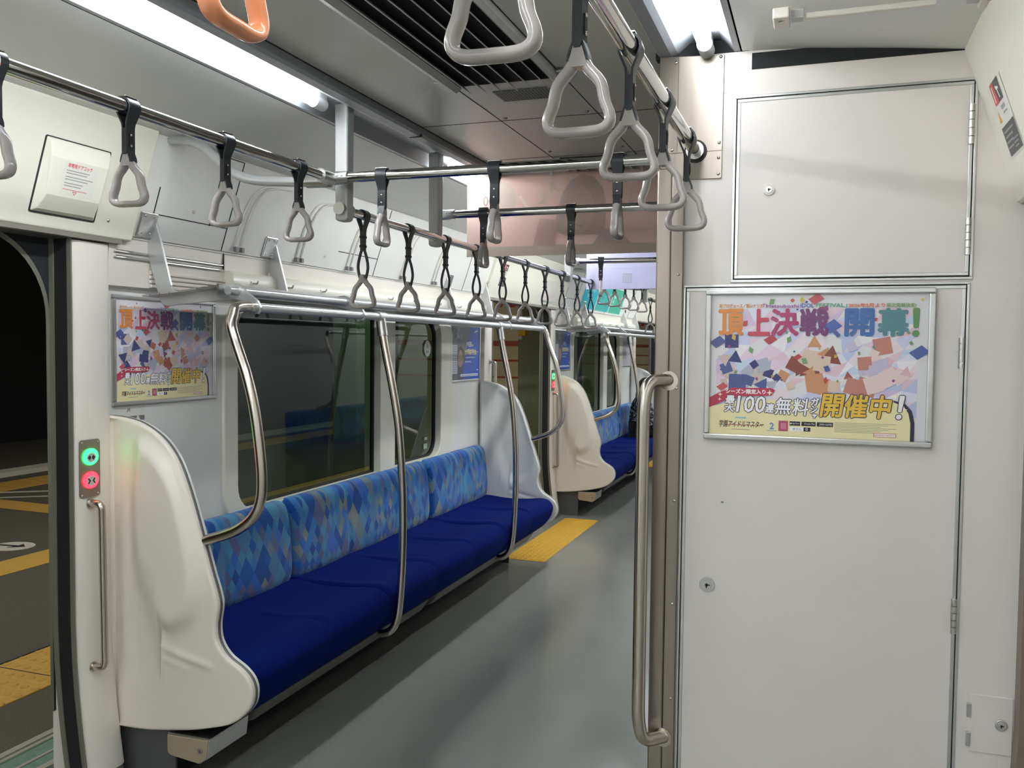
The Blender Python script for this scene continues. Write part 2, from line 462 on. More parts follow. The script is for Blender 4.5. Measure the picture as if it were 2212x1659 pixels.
# left wall: one lower wall with a window opening per bay, a ledge and a sloping upper panel
WIN = dict(y0=0.457, y1=2.655, z0=0.735, z1=1.60)
OPEN1 = (0.541, 1.717, 0.778, 1.585); OPEN2 = (1.885, 2.487, 0.782, 1.585)
def bay_wall(k):
    d = k * P
    bm = B()
    plate(bm, [(S0 - 0.02 + d, 0.0), (S1 + 0.02 + d, 0.0), (S1 + 0.02 + d, 1.63), (S0 - 0.02 + d, 1.63)],
          [[(p[0] + d, p[1]) for p in rrect(WIN['y0'] + 0.03, WIN['y1'] - 0.03, WIN['z0'] + 0.02, WIN['z1'] - 0.01, 0.06)]], -0.09, 0.0)
    struct('wall_left', bm, M_wall)
    bm = B()
    sheet(bm, [(0.0, 1.612), (0.022, 1.62), (0.026, 1.70)], S0 - 0.02 + d, S1 + 0.02 + d)
    sheet(bm, [(0.026, 1.70), (0.030, 1.775)], S0 - 0.02 + d, S1 + 0.02 + d)
    struct('wall_left', bm, M_white)
    bm = B(); sheet(bm, [(0.034, 1.775), (0.034, 1.782)], S0 - 0.02 + d, S1 + 0.02 + d); sheet(bm, [(0.040, 1.782), (0.148, 2.106)], S0 + d - 0.02, S1 + 0.02 + d)
    struct('wall_left', bm, M_wall)
    # cream ledge in front of the window, dark seams of the upper panels
    bm = B(); prism(bm, [(0.02, 1.632), (0.066, 1.634), (0.070, 1.642), (0.066, 1.70), (0.05, 1.712), (0.02, 1.712)], 'y', 0.44 + d, S1 - 0.02 + d)
    struct('trim_3', bm, M_cream, smooth=50)
    bm = B()
    box(bm, 0.028, 0.0335, 0.425 + d, 0.430 + d, 1.712, 1.778)
    sl = lambda z: 0.040 + (z - 1.782) / 3.0 + 0.0015
    for y, za, zb in ((0.40, 1.782, 2.10), (1.57, 1.782, 2.10), (2.72, 1.782, 2.10), (0.02, 1.86, 1.95), (0.30, 1.86, 1.95)):
        prism(bm, [(sl(za), za), (sl(zb), zb), (sl(zb) - 0.004, zb), (sl(za) - 0.004, za)], 'y', y + d, y + 0.004 + d)
    for y0, y1, z in ((0.0, 0.40, 1.862), (0.0, 0.40, 2.098), (1.2, 1.57, 1.862)):
        prism(bm, [(sl(z), z), (sl(z + 0.003), z + 0.003), (sl(z) - 0.003, z + 0.003), (sl(z) - 0.003, z)], 'y', y0 + d, y1 + d)
    struct('trim_4', bm, M_dark)
    bm = B()
    for z in (1.713, 1.731): cyl(bm, (0.034, S0 + 0.0 + d, z), (0.034, 0.42 + d, z), 0.004, 8)
    struct('trim_5', bm, M_chrome, smooth=40)
    bm = B()
    for i in range(4): box(bm, 0.020, 0.033, 0.05 + d, 0.44 + d, 1.622 + i * 0.015, 1.634 + i * 0.015)
    struct('trim_10', bm, M_white, bevel=0.003)
for k in (0, 1, 2): bay_wall(k)

def window(n, k):
    d = k * P
    outer = [(p[0] + d, p[1]) for p in rrect(WIN['y0'], WIN['y1'], WIN['z0'], WIN['z1'], 0.12)]
    h1 = [(p[0] + d, p[1]) for p in rrect(*OPEN1[:2], *OPEN1[2:], 0.004)]
    # only the outer corners of the two openings are rounded
    def opening(u0, u1, v0, v1, left):
        r = 0.10; out = []
        cs = ((u1, v1, 0), (u0, v1, 90), (u0, v0, 180), (u1, v0, 270))
        for cx, cy, a0 in cs:
            rr = r if (cx == u0) == left else 0.004
            ox = cx - rr if cx == u1 else cx + rr; oy = cy - rr if cy == v1 else cy + rr
            for i in range(8):
                a = math.radians(a0 + 90 * i / 7); out.append((ox + rr * math.cos(a) + d, oy + rr * math.sin(a)))
        return out
    bm = B(); plate(bm, outer, [opening(*OPEN1, True), opening(*OPEN2, False)], -0.05, 0.012)
    fr = struct('window_%d' % n, bm, M_cream, bevel=0.005)
    bm = B()
    plate(bm, opening(OPEN1[0] - .012, OPEN1[1] + .012, OPEN1[2] - .012, OPEN1[3] + .012, True), [opening(OPEN1[0] + .008, OPEN1[1] - .008, OPEN1[2] + .008, OPEN1[3] - .008, True)], -0.046, -0.026)
    obj('window_seal', bm, M_black, fr)
    bm = B()
    plate(bm, opening(OPEN2[0] - .012, OPEN2[1] + .012, OPEN2[2] - .012, OPEN2[3] + .012, False), [opening(OPEN2[0] + .01, OPEN2[1] - .01, OPEN2[2] + .01, OPEN2[3] - .01, False)], -0.046, -0.026)
    obj('window_seal', bm, M_black, fr)
    for op, lf in ((OPEN1, True), (OPEN2, False)):
        bm = B(); pts = opening(op[0] - 0.02, op[1] + 0.02, op[2] - 0.02, op[3] + 0.02, lf)
        f = bm.faces.new([bm.verts.new((-0.036, p[0], p[1])) for p in pts])
        obj('window_pane', bm, M_glass, fr)
    return fr
for k in (0, 1): window(k + 1, k)

# door surrounds on the left: pillars, lintels, rubber edges, outer body with the rounded opening
def pillar_profile(z):   # the body side tucks in towards the floor
    t = max(0.0, (0.58 - z) / 0.58)
    return 0.035 + 0.062 * t ** 1.7
ZP = [0.0, 0.06, 0.12, 0.2, 0.28, 0.36, 0.46, 0.58, 1.0, 1.4, 1.77]
def pillar(y0, y1, cut=0.09, hi=1.745):
    bm = B(); zs = [z for z in ZP if z > cut and z < hi]; zs = [cut] + zs + [hi]
    r = 0.022
    for z0, z1 in zip(zs[:-1], zs[1:]):
        a, b = pillar_profile(z0), pillar_profile(z1)
        ring = lambda x, z: [(-0.06, y0, z), (x - r, y0, z), (x - r * .3, y0 + r * .3, z), (x, y0 + r, z), (x, y1 - r, z), (x - r * .3, y1 - r * .3, z), (x - r, y1, z), (-0.06, y1, z)]
        A = [bm.verts.new(q) for q in ring(a, z0)]; C = [bm.verts.new(q) for q in ring(b, z1)]
        for i in range(7): bm.faces.new((A[i], A[i + 1], C[i + 1], C[i]))
        if z0 == zs[0]: bm.faces.new(A[::-1])
        if z1 == zs[-1]: bm.faces.new(C)
    bmesh.ops.remove_doubles(bm, verts=bm.verts[:], dist=1e-5); bmesh.ops.recalc_face_normals(bm, faces=bm.faces[:])
    return bm
def strip_along(y0, y1, xo0, xo1, cut=0.0, hi=1.749):
    bm = B(); zs = [cut] + [z for z in ZP if cut < z < hi] + [hi]
    for z0, z1 in zip(zs[:-1], zs[1:]):
        d0, d1 = pillar_profile(z0) - 0.035, pillar_profile(z1) - 0.035
        v = [bm.verts.new((x + d, y, z)) for z, d in ((z0, d0), (z1, d1)) for x in (xo0, xo1) for y in (y0, y1)]
        for f in ((0, 1, 3, 2), (4, 6, 7, 5), (0, 4, 5, 1), (2, 3, 7, 6), (0, 2, 6, 4), (1, 5, 7, 3)): bm.faces.new([v[i] for i in f])
    bmesh.ops.recalc_face_normals(bm, faces=bm.faces[:])
    return bm
M_jamb = mat('jamb_metal', rgb(128, 128, 114), 0.45, 0.3)
DOOR_A, DOOR_B = S1 + 0.02 - P, -0.283      # pillars flank each opening: far-side pillar of the door before, near-side of the bay
def doorway(k):
    d = k * P
    yb0, yb1 = -0.283 + d, S0 - 0.016 + d     # pillar before the bay
    ya0, ya1 = S1 - P + 0.012 + d, S1 - P + 0.16 + d   # pillar after the previous bay
    for a, b in ((ya0, ya1), (yb0, yb1)):
        struct('wall_left', pillar(a, b), M_white, smooth=40)
        bm = pillar(a + 0.012, b - 0.006, 0.0, 0.0905); struct('baseboard_left', bm, M_skirt)
    # header over the opening
    bm = B(); box(bm, -0.05, 0.02, ya1 - 0.02, yb0 + 0.02, 1.748, 1.80); struct('trim_6', bm, M_skirt)
    bm = B(); box(bm, -0.03, 0.05, ya0 - 0.04, yb1 + 0.03, 1.750, 1.778); struct('trim_6', bm, mat('header_underside_shaded', rgb(126, 120, 112), 0.5))  # shading under the lintel is put into this darker colour
    # door pocket edges, seal and outer rim, parts of one open door set
    dr = bpy.data.objects.new('door_%d' % (k + 1), None); COL.objects.link(dr); dr['kind'] = 'structure'
    for s, y in ((1, yb0), (-1, ya1)):
        y2 = y - s * 0.004
        obj('jamb_edge', strip_along(min(y, y2), max(y, y2), 0.018, 0.034), M_jamb, dr)
        y3 = y - s * 0.006
        obj('rubber_seal', strip_along(min(y + s * .004, y3), max(y + s * .004, y3), -0.029, 0.0178), M_black, dr)
        y4 = y - s * 0.010
        obj('outer_rim', strip_along(min(y, y4), max(y, y4), -0.046, -0.0292), M_jamb, dr)
    # rounded upper corners of the outer opening
    bm = B()
    op = []
    y_l, y_r, zt, r = ya1 + 0.009, yb0 - 0.009, 1.765, 0.25
    hole = [(y_l, 0.3)]
    for i in range(13): a = PI - PI / 2 * i / 12; hole.append((y_l + r + r * math.cos(a), zt - r + r * math.sin(a)))
    for i in range(13): a = PI / 2 - PI / 2 * i / 12; hole.append((y_r - r + r * math.cos(a), zt - r + r * math.sin(a)))
    hole += [(y_r, 0.3)]
    prism(bm, [(ya1 - 0.02, 0.3), (ya1 - 0.02, 1.80), (yb0 + 0.02, 1.80), (yb0 + 0.02, 0.3)] + hole[::-1], 'x', -0.052, -0.047)
    obj('outer_header', bm, M_outdark, dr)
    bm = B()
    n = len(hole)
    for i in range(n - 1):
        (u0, v0), (u1, v1) = hole[i], hole[i + 1]
        c = ((y_l + y_r) / 2, 1.0)
        def inn(p): 
            q = Vector((c[0] - p[0], c[1] - p[1])); q.normalize(); return (p[0] + q.x * 0.016, p[1] + q.y * 0.016)
        a, b = inn(hole[i]), inn(hole[i + 1])
        f = bm.faces.new([bm.verts.new(q) for q in ((-0.0462, u0, v0), (-0.0462, u1, v1), (-0.0462, b[0], b[1]), (-0.0462, a[0], a[1]))])
    obj('rim_band', bm, M_jamb, dr)
    # sill
    bm = B(); box(bm, -0.09, 0.02, ya1, yb0, -0.06, 0.002)
    for i in range(4): box(bm, -0.085 + i * 0.024, -0.073 + i * 0.024, ya1, yb0, 0.002, 0.006)
    obj('door_sill', bm, M_alu, dr)
    # sloping lintel panel
    bm = B()
    prism(bm, [(0.046, 1.762), (0.054, 1.766), (0.060, 1.785), (0.166, 2.100), (0.166, 2.112), (0.02, 2.112), (0.02, 1.775)], 'y', ya0 - 0.05, yb1 + 0.068)
    struct('wall_left', bm, M_cream, bevel=0.004)
    for yy in (ya0 - 0.04, yb1 + 0.02): pass
for k in (0, 1, 2): doorway(k)

# right-hand side: end wall of the equipment room, vestibule side, and a plain wall beyond
EY = -0.1465
bm = B(); box(bm, 1.80, XR + 0.05, EY, 1.9, 0.0, 2.150)
struct('wall_end', bm, M_cab)
bm = B(); box(bm, XR, XR + 0.06, 1.9, 15, 0.0, 2.2); struct('wall_right', bm, M_wall)
bm = B(); box(bm, XR + 0.02, XR + 0.06, Y0, EY, 0.0, 2.2); struct('wall_right', bm, M_gray)
bm = B(); box(bm, -0.06, 0.0, Y0, S1 - P + 0.012, 0.0, 2.2); struct('wall_left', bm, M_wall)
bm = B(); box(bm, -0.1, XR + 0.1, Y0 - 0.06, Y0, 0, 2.25); struct('wall_back', bm, M_cab)
bm = B(); box(bm, -0.1, XR + 0.1, 15, 15.06, 0, 2.25); struct('wall_far', bm, M_wall)
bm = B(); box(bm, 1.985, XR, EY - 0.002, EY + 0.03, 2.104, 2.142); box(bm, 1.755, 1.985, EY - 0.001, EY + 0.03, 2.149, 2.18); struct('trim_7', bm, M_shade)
# sloping lintel over the right-hand door
bm = B()
prism(bm, [(XR - 0.046, 1.762), (XR - 0.054, 1.766), (XR - 0.060, 1.785), (XR - 0.166, 2.100), (XR - 0.166, 2.112), (XR + 0.02, 2.112), (XR + 0.02, 1.775)], 'y', -1.95, EY - 0.001)
struct('wall_right', bm, M_cream, bevel=0.004)
# right-hand door: post beside the end wall, closed leaf behind it
dr = bpy.data.objects.new('door_4', None); COL.objects.link(dr); dr['kind'] = 'structure'
bm = B()
zs = [0.0, 0.1, 0.2, 0.3, 0.42, 0.6, 1.0, 1.4, 1.76]
pf = lambda z: 2.582 - 0.055 * max(0, (0.60 - z) / 0.6) ** 1.6
prism(bm, [(pf(z), z) for z in zs] + [(pf(z) + 0.030, z) for z in zs[::-1]], 'y', -0.20, EY - 0.004)
obj('door_post', bm, mat('brown_grey_post', rgb(132, 120, 108), 0.4, 0.5), dr, smooth=30)
bm = B(); prism(bm, [(pf(z) + 0.020, z) for z in zs] + [(pf(z) + 0.06, z) for z in zs[::-1]], 'y', -0.31, -0.20)
obj('door_pillar', bm, M_white, dr, smooth=30)
bm = B(); box(bm, XR + 0.0, XR + 0.02, -1.6, -0.31, 0.0, 1.78); obj('door_leaf', bm, M_alu, dr)

# stainless corner post and strip of the end wall
bm = B(); box(bm, 1.765, 1.802, EY - 0.006, EY + 0.05, 0, 1.882); struct('trim_8', bm, M_steel, bevel=0.004)
bm = B(); box(bm, 1.8025, 1.832, EY - 0.010, EY + 0.01, 0, 1.86)
o = struct('trim_9', bm, M_steel, bevel=0.002)
bm = B()
for z in (0.30, 0.56, 0.80, 1.06, 1.34, 1.62): dome(bm, (1.822, EY - 0.010, z), 0.004, (0, -1, 0))
obj('screw', bm, M_screw, o, smooth=50)
bm = B(); box(bm, 1.785, 1.80, EY + 0.05, 1.9, 0, 2.15); struct('wall_end', bm, M_steel)

# dark skirting under the left partitions and under the seats
bm = B()
for k in range(3): box(bm, -0.02, 0.012, S0 + k * P, S1 + k * P, 0.0, 0.12)
struct('baseboard_left', bm, M_skirt)

# platform outside
bm = B(); box(bm, -9.0, -0.12, -6, 22, -0.30, -0.05); o = struct('platform_floor', bm, M_asph)
bm = B(); box(bm, -14, -9.6, -8, 26, -0.3, 4.0); struct('station_far_wall', bm, M_outdark)
bm = B(); box(bm, -9, -2.0, -7.0, -6.8, -0.3, 4.0); struct('station_far_wall', bm, M_outdark)
bm = B(); box(bm, -14, -0.5, 22, 22.2, -0.3, 4.0); struct('station_far_wall', bm, M_outdark)
bm = B(); box(bm, -9.2, -0.6, -6, 22, 3.75, 3.85); struct('station_roof', bm, M_outdark)
print('setting done')

# ================================================================== PLATFORM MARKINGS
t = empty('tactile_paving', (-1.15, 0, -0.05), 'yellow bumpy tactile paving along the dark platform outside the near door', 'paving')
bm = B(); box(bm, -0.20, 0.20, -2.0, 6.3, 0, 0.006); obj('slab', bm, M_yel, t)
bm = B()
for iy in range(-6, 73):
    for ix in range(7):
        y = iy * 0.0857 + 0.04; x = -0.18 + 0.06 * ix
        dome(bm, (x, y, 0.0058), 0.019, (0, 0, 1), 0.35, 10)
obj('bumps', bm, M_yel, t, smooth=60)['kind'] = 'stuff'
bm = B()
for iy in range(-5, 21): box(bm, -0.20, 0.20, iy * 0.30, iy * 0.30 + 0.006, 0.006, 0.0068)
box(bm, -0.212, -0.203, -2, 6.3, 0.0, 0.0075)
obj('joint', bm, M_dark, t)
def mark(name, pts, m, label, cat, z=-0.0495, group=None):
    bm = B(); prism(bm, pts, 'z', z - 0.001, z + 0.003); return tag(obj(name, bm, m), label, cat, group)
mark('yellow_line', [(-3.02, -2), (-2.70, -2), (-2.70, 9), (-3.02, 9)], M_yel, 'worn yellow line across the middle of the platform', 'line')
mark('yellow_line', [(-5.38, 3.79), (-3.9, 3.72), (-3.9, 3.44), (-5.38, 3.475)], M_yel, 'yellow band near the far platform edge', 'line')
mark('white_line', [(-5.15, 3.82), (-4.7, 4.14), (-4.72, 4.18), (-5.17, 3.86)], M_paint, 'thin white line beyond the yellow band', 'line')
mark('white_line', [(-5.40, 4.02), (-5.0, 4.30), (-5.02, 4.36), (-5.41, 4.09)], M_paint, 'short broad white line beside the far tactile strip', 'line')
bm = B()
for i in range(26): prism(bm, [(-5.9, 3.4 + i * .14), (-5.45, 3.3 + i * .14), (-5.45, 3.37 + i * .14), (-5.9, 3.47 + i * .14)], 'z', -0.046, -0.044)
box(bm, -5.92, -5.43, 2.5, 12, -0.05, -0.046)
tag(obj('tactile_strip', bm, M_yel), 'narrow ribbed yellow strip at the far platform edge', 'paving')
bm = B(); box(bm, -6.45, -6.20, -2, 16, -0.05, 0.0); tag(obj('kerb', bm, M_paint), 'pale kerb along the far edge of the platform', 'kerb')
t = empty('floor_sign', (-3.33, 2.40, -0.049), 'white round arrow sign painted on the platform', 'sign')
bm = B(); prism(bm, [(0.16 * math.cos(a * PI / 16), 0.14 * math.sin(a * PI / 16)) for a in range(32)], 'z', 0, 0.003); obj('disc', bm, M_paint, t)
bm = B(); prism(bm, [(-.12, -.02), (.02, .0), (.0, -.05), (.10, .02), (.02, .08), (.03, .03), (-.12, .01)], 'z', .003, .005); obj('arrow', bm, M_dark, t)
t = empty('drain_cover', (-0.47, 0.1, -0.05), 'green drain cover with pale metal gutter bars beside the train door', 'drain cover')
bm = B(); box(bm, -0.06, 0.10, -2, 2.5, 0, 0.008); obj('cover', bm, M_tgreen, t)
bm = B(); box(bm, -0.105, -0.075, -2, 2.5, 0, 0.014); box(bm, -0.062, -0.045, -2, 2.5, 0, 0.014); box(bm, 0.03, 0.042, -2, 2.5, 0, 0.012); box(bm, 0.10, 0.13, -2, 2.5, 0, 0.014); obj('bars', bm, M_grate, t)
# station building outside the second door
def station_hut(y, label):
    t = empty('station_hut', (-1.4, y, -0.05), label, 'building')
    bm = B(); box(bm, -0.9, 0.515, 0, 2.4, 0, 3.4); obj('wall', bm, M_hutw, t)
    for z, h in ((1.49, 0.055), (1.325, 0.02), (1.145, 0.02)):
        bm = B(); box(bm, -0.9, 0.517, -0.004, 0.002, z, z + h); obj('stripe', bm, M_red, t)
    bm = B()
    for i in range(9): prism(bm, [(-0.8 + i * .15, 1.905), (-0.73 + i * .15, 1.905), (-0.69 + i * .15, 1.965), (-0.76 + i * .15, 1.965)], 'y', -0.005, 0.001)
    obj('hazard_band', bm, M_redv, t)
    for z, q in ((1.74, .62), (1.60, .60)):
        bm = B(); box(bm, 0.517, q, -0.02, 0.10, z, z + 0.06); obj('signal_box', bm, M_yelbox, t, bevel=0.006)
    bm = B(); box(bm, 0.517, 0.56, -0.01, 0.08, 1.56, 1.86); obj('box_bracket', bm, M_gray, t)
    return t
station_hut(6.5, 'cream station wall with red stripes outside the second door')
station_hut(14.5, 'cream station wall seen through the third door')
bm = B(); box(bm, -4.85, -4.45, 9.36, 10.15, -0.05, 3.75); tag(obj('station_column', bm, M_greenwall), 'green station column seen dimly through the near window', 'column')

# ================================================================== TACTILE MATS inside the doors
def tactile_mat(k):
    t = empty('tactile_mat', (0.166, 3.21 + (k - 1) * P, 0.0), 'x', 'mat', 'yellow mats at the door sills')
    bm = B(); box(bm, 0, 0.285, 0, 1.50, 0, 0.003); obj('sheet', bm, M_tact, t)
    bm = B()
    for i in range(30):
        for j in range(7):
            x = 0.020 + j * 0.036; y = 0.02 + i * 0.0495
            v = [(x + 0.003, y + 0.004), (x + 0.028, y + 0.004), (x + 0.028, y + 0.038), (x + 0.003, y + 0.038)]
            A = [bm.verts.new((p[0], p[1], 0.003)) for p in v]
            C = [bm.verts.new((p[0] * .8 + (x + .0155) * .2, p[1] * .8 + (y + .021) * .2, 0.0062)) for p in v]
            bm.faces.new(C)
            for q in range(4): bm.faces.new((A[q], A[(q + 1) % 4], C[(q + 1) % 4], C[q]))
    obj('studs', bm, M_tact, t)['kind'] = 'stuff'
    return t
m1 = tactile_mat(1); m1['label'] = 'yellow studded mat on the floor inside the second door'
dup(m1, P, 'yellow studded mat at the far door beyond the seated person')

# ================================================================== SEAT-END PARTITIONS
PROF = [(0.015, 1.205), (0.073, 1.201), (0.148, 1.184), (0.221, 1.144), (0.269, 1.095), (0.302, 1.037), (0.334, 0.957), (0.371, 0.847), (0.407, 0.734), (0.428, 0.673), (0.436, 0.632), (0.427, 0.571), (0.434, 0.522), (0.467, 0.479), (0.522, 0.447), (0.553, 0.416), (0.563, 0.376), (0.549, 0.330), (0.490, 0.278), (0.400, 0.248), (0.311, 0.228), (0.163, 0.207), (0.030, 0.203)]
TEAR = [(0.161, 1.137), (0.214, 1.118), (0.262, 1.073), (0.310, 0.999), (0.350, 0.885), (0.378, 0.770), (0.382, 0.678), (0.350, 0.590), (0.275, 0.540), (0.220, 0.562), (0.175, 0.624), (0.141, 0.692), (0.124, 0.760), (0.118, 0.866), (0.123, 1.026), (0.135, 1.110)]
RIDGE = [(0.112, 0.67), (0.131, 0.599), (0.160, 0.534), (0.233, 0.487), (0.305, 0.464), (0.404, 0.446)]
RIDGE2 = [(0.099, 0.405), (0.134, 0.436), (0.184, 0.449), (0.247, 0.445), (0.310, 0.429)]
def resamp(pts, n):
    d = [0]
    for a, b in zip(pts[:-1], pts[1:]): d.append(d[-1] + (Vector(b) - Vector(a)).length)
    out = []; j = 0
    for i in range(n):
        s = d[-1] * i / (n - 1)
        while j < len(d) - 2 and d[j + 1] < s: j += 1
        t = (s - d[j]) / max(1e-9, d[j + 1] - d[j]); a, b = Vector(pts[j]), Vector(pts[j + 1]); out.append(a + (b - a) * t)
    return out
_o = [Vector((p.x, p.z)) for p in smooth_path([(p[0], 0, p[1]) for p in PROF], 6)]
OUT = resamp([tuple(p) for p in _o], 130) + [Vector((0.012, 0.203 + (1.205 - 0.203) * i / 14)) for i in range(0, 15)]
_t = [Vector((p.x, p.z)) for p in smooth_path([(p[0], 0, p[1]) for p in TEAR], 4, True)]
def seg_dist(p, a, b):
    ab = b - a; t = max(0, min(1, (p - a).dot(ab) / max(1e-9, ab.length_squared))); return (p - a - ab * t).length
def sdf(p, poly):
    d = 9; ins = False; n = len(poly)
    for i in range(n):
        a, b = poly[i], poly[(i + 1) % n]; d = min(d, seg_dist(p, a, b))
        if (a.y > p.y) != (b.y > p.y) and p.x < (b.x - a.x) * (p.y - a.y) / (b.y - a.y) + a.x: ins = not ins
    return d if ins else -d
def ldist(p, ln): return min(seg_dist(p, Vector(a), Vector(b)) for a, b in zip(ln[:-1], ln[1:]))
def sst(a, b, x): t = max(0, min(1, (x - a) / (b - a))); return t * t * (3 - 2 * t)
_hc = {}
def relief(x, z):
    k = (round(x, 4), round(z, 4))
    if k not in _hc:
        p = Vector((x, z)); h = 0.030 * sst(-0.018, 0.042, sdf(p, _t))
        h += 0.006 * math.exp(-(ldist(p, RIDGE) / 0.011) ** 2) + 0.0035 * math.exp(-(ldist(p, RIDGE2) / 0.010) ** 2)
        h -= 0.016 * sst(0.085, 0.01, x)
        _hc[k] = h
    return _hc[k]
def target(p):
    z = max(0.33, min(1.02, p.y)); x = 0.225
    return Vector((x, z))
def shell(face, edge, back, sgn, depth):
    # moulded skin: 'face' and 'edge' planes along y, bulging by relief*depth towards sgn
    bm = B(); n = len(OUT); rings = []
    ts = [0.03, 0.06, 0.10, 0.14, 0.19, 0.24, 0.29, 0.34, 0.39, 0.44, 0.49, 0.54, 0.59, 0.64, 0.69, 0.74, 0.79, 0.84, 0.89, 0.94, 0.985]
    rings.append([bm.verts.new((p.x, back, p.y)) for p in OUT])
    rings.append([bm.verts.new((p.x, edge, p.y)) for p in OUT])
    for ins, fr in ((0.0015, 0.6), (0.005, 0.15), (0.010, 0.0)):
        r = []
        for p in OUT:
            d = target(p) - p; q = p + d * min(1, ins / max(1e-6, d.length))
            r.append(bm.verts.new((q.x, face + (edge - face) * fr, q.y)))
        rings.append(r)
    for t in ts:
        r = []
        for p in OUT:
            d = target(p) - p; l = max(1e-6, d.length); a = min(1, 0.014 / l); q = p + d * (a + (1 - a) * t)
            r.append(bm.verts.new((q.x, face + sgn * depth * relief(q.x, q.y), q.y)))
        rings.append(r)
    for A, C in zip(rings[:-1], rings[1:]):
        for i in range(n): bm.faces.new((A[i], A[(i + 1) % n], C[(i + 1) % n], C[i]))
    bm.faces.new(rings[-1])
    bmesh.ops.recalc_face_normals(bm, faces=bm.faces[:])
    return bm
def partition(y, side, label):
    # side = -1: outer face looks towards smaller y
    t = empty('seat_partition', (0.0, y, 0.0), label, 'partition', 'moulded partitions at the bench ends')
    s = side
    obj('outer_shell', shell(s * 0.022, s * 0.015, s * 0.006, s, 1.0), M_sleeve, t, smooth=50)
    obj('inner_shell', shell(-s * 0.022, -s * 0.015, -s * 0.006, s, 0.80), M_wall, t, smooth=50)
    bm = B(); q = [p + (target(p) - p).normalized() * 0.002 for p in OUT]
    A = [bm.verts.new((p.x, -0.0065, p.y)) for p in q]; C = [bm.verts.new((p.x, 0.0065, p.y)) for p in q]
    for i in range(len(q)): bm.faces.new((A[i], A[(i + 1) % len(q)], C[(i + 1) % len(q)], C[i]))
    bmesh.ops.recalc_face_normals(bm, faces=bm.faces[:]); obj('gasket', bm, M_gasket, t, smooth=40)
    return t
pa = partition(S0, -1, 'large white moulded partition at the near bench end')
pb = partition(S1, 1, 'grey-white partition at the far end of the near bench')
pc = dup(pa, P, 'white moulded partition beyond the second door')
pd = dup(pb, P, 'partition behind the seated person')

# ================================================================== BENCHES
def cushion_back(y0, y1, seams):
    prof = [(0.03, 0.425), (0.070, 0.435), (0.088, 0.470), (0.092, 0.530), (0.088, 0.600), (0.080, 0.680), (0.070, 0.735), (0.055, 0.765), (0.034, 0.779), (0.006, 0.781)]
    pr = resamp([(p.x, p.z) for p in smooth_path([(p[0], 0, p[1]) for p in prof], 4)], 26)
    bm = B(); ny = int((y1 - y0) / 0.012) + 1; rows = []
    for i in range(ny + 1):
        y = y0 + (y1 - y0) * i / ny
        e = min(y - y0, y1 - y); ed = max(0, 1 - e / 0.045) ** 3
        sd = sum(math.exp(-((y - s) / 0.010) ** 2) for s in seams)
        row = []
        for j, p in enumerate(pr):
            tz = max(0, min(1, (p.y - 0.43) / 0.34))
            bul = 0.004 * math.cos((y - y0) / 0.464 * 2 * PI + PI)
            x = 0.004 + (p.x - 0.004) * (1 - 0.55 * ed) - 0.007 * sd * min(1, p.x / 0.05) + bul * min(1, p.x / 0.08)
            row.append(bm.verts.new((x, y, p.y - 0.020 * ed * tz ** 2 + 0.02 * ed * (1 - tz) ** 2)))
        rows.append(row)
    for A, C in zip(rows[:-1], rows[1:]):
        for j in range(len(pr) - 1): bm.faces.new((A[j], C[j], C[j + 1], A[j + 1]))
    bm.faces.new(rows[0]); bm.faces.new(rows[-1][::-1])
    bmesh.ops.recalc_face_normals(bm, faces=bm.faces[:])
    return bm
def cushion_seat(y0, y1, yo, seams):
    prof = [(0.012, 0.400), (0.02, 0.442), (0.10, 0.449), (0.18, 0.446), (0.26, 0.443), (0.34, 0.446), (0.42, 0.452), (0.47, 0.451), (0.505, 0.440), (0.528, 0.415), (0.532, 0.385), (0.520, 0.340), (0.492, 0.295), (0.462, 0.262), (0.440, 0.252), (0.36, 0.252)]
    pr = resamp([(p.x, p.z) for p in smooth_path([(p[0], 0, p[1]) for p in prof], 5)], 56)
    bm = B(); ny = int((y1 - y0) / 0.010) + 1; rows = []
    for i in range(ny + 1):
        y = y0 + (y1 - y0) * i / ny
        ph = (y - yo) / 0.464; ctr = abs(ph - math.floor(ph) - 0.5)
        e = min(y - y0, y1 - y); ed = max(0, 1 - e / 0.02) ** 2
        row = []
        for p in pr:
            top = sst(0.36, 0.42, p.y); gx = sst(0.15, 0.24, p.x) * sst(0.56, 0.49, p.x)
            # shallow bucket: low in the middle of each place, a soft ridge with a crease between two places
            sag = 0.010 * (1 - (2 * ctr) ** 4) * sst(0.05, 0.2, p.x) * sst(0.50, 0.36, p.x)
            cr = sum(math.exp(-((y - s - 0.02 * (p.x - 0.3)) / 0.009) ** 2) for s in seams)
            rd = sum(math.exp(-((y - s - 0.036) / 0.024) ** 2) for s in seams)
            z = p.y - top * sag - top * gx * 0.0075 * cr + top * gx * 0.0045 * rd - 0.006 * ed * top
            x = p.x + 0.008 * (1 - (2 * ctr) ** 2) * sst(0.44, 0.53, p.x)
            row.append(bm.verts.new((x, y, z)))
        rows.append(row)
    for A, C in zip(rows[:-1], rows[1:]):
        for j in range(len(pr) - 1): bm.faces.new((A[j], C[j], C[j + 1], A[j + 1]))
    bm.faces.new(rows[0]); bm.faces.new(rows[-1][::-1])
    bmesh.ops.recalc_face_normals(bm, faces=bm.faces[:])
    return bm
BL = S1 - S0 - 0.05
SW = BL / 7
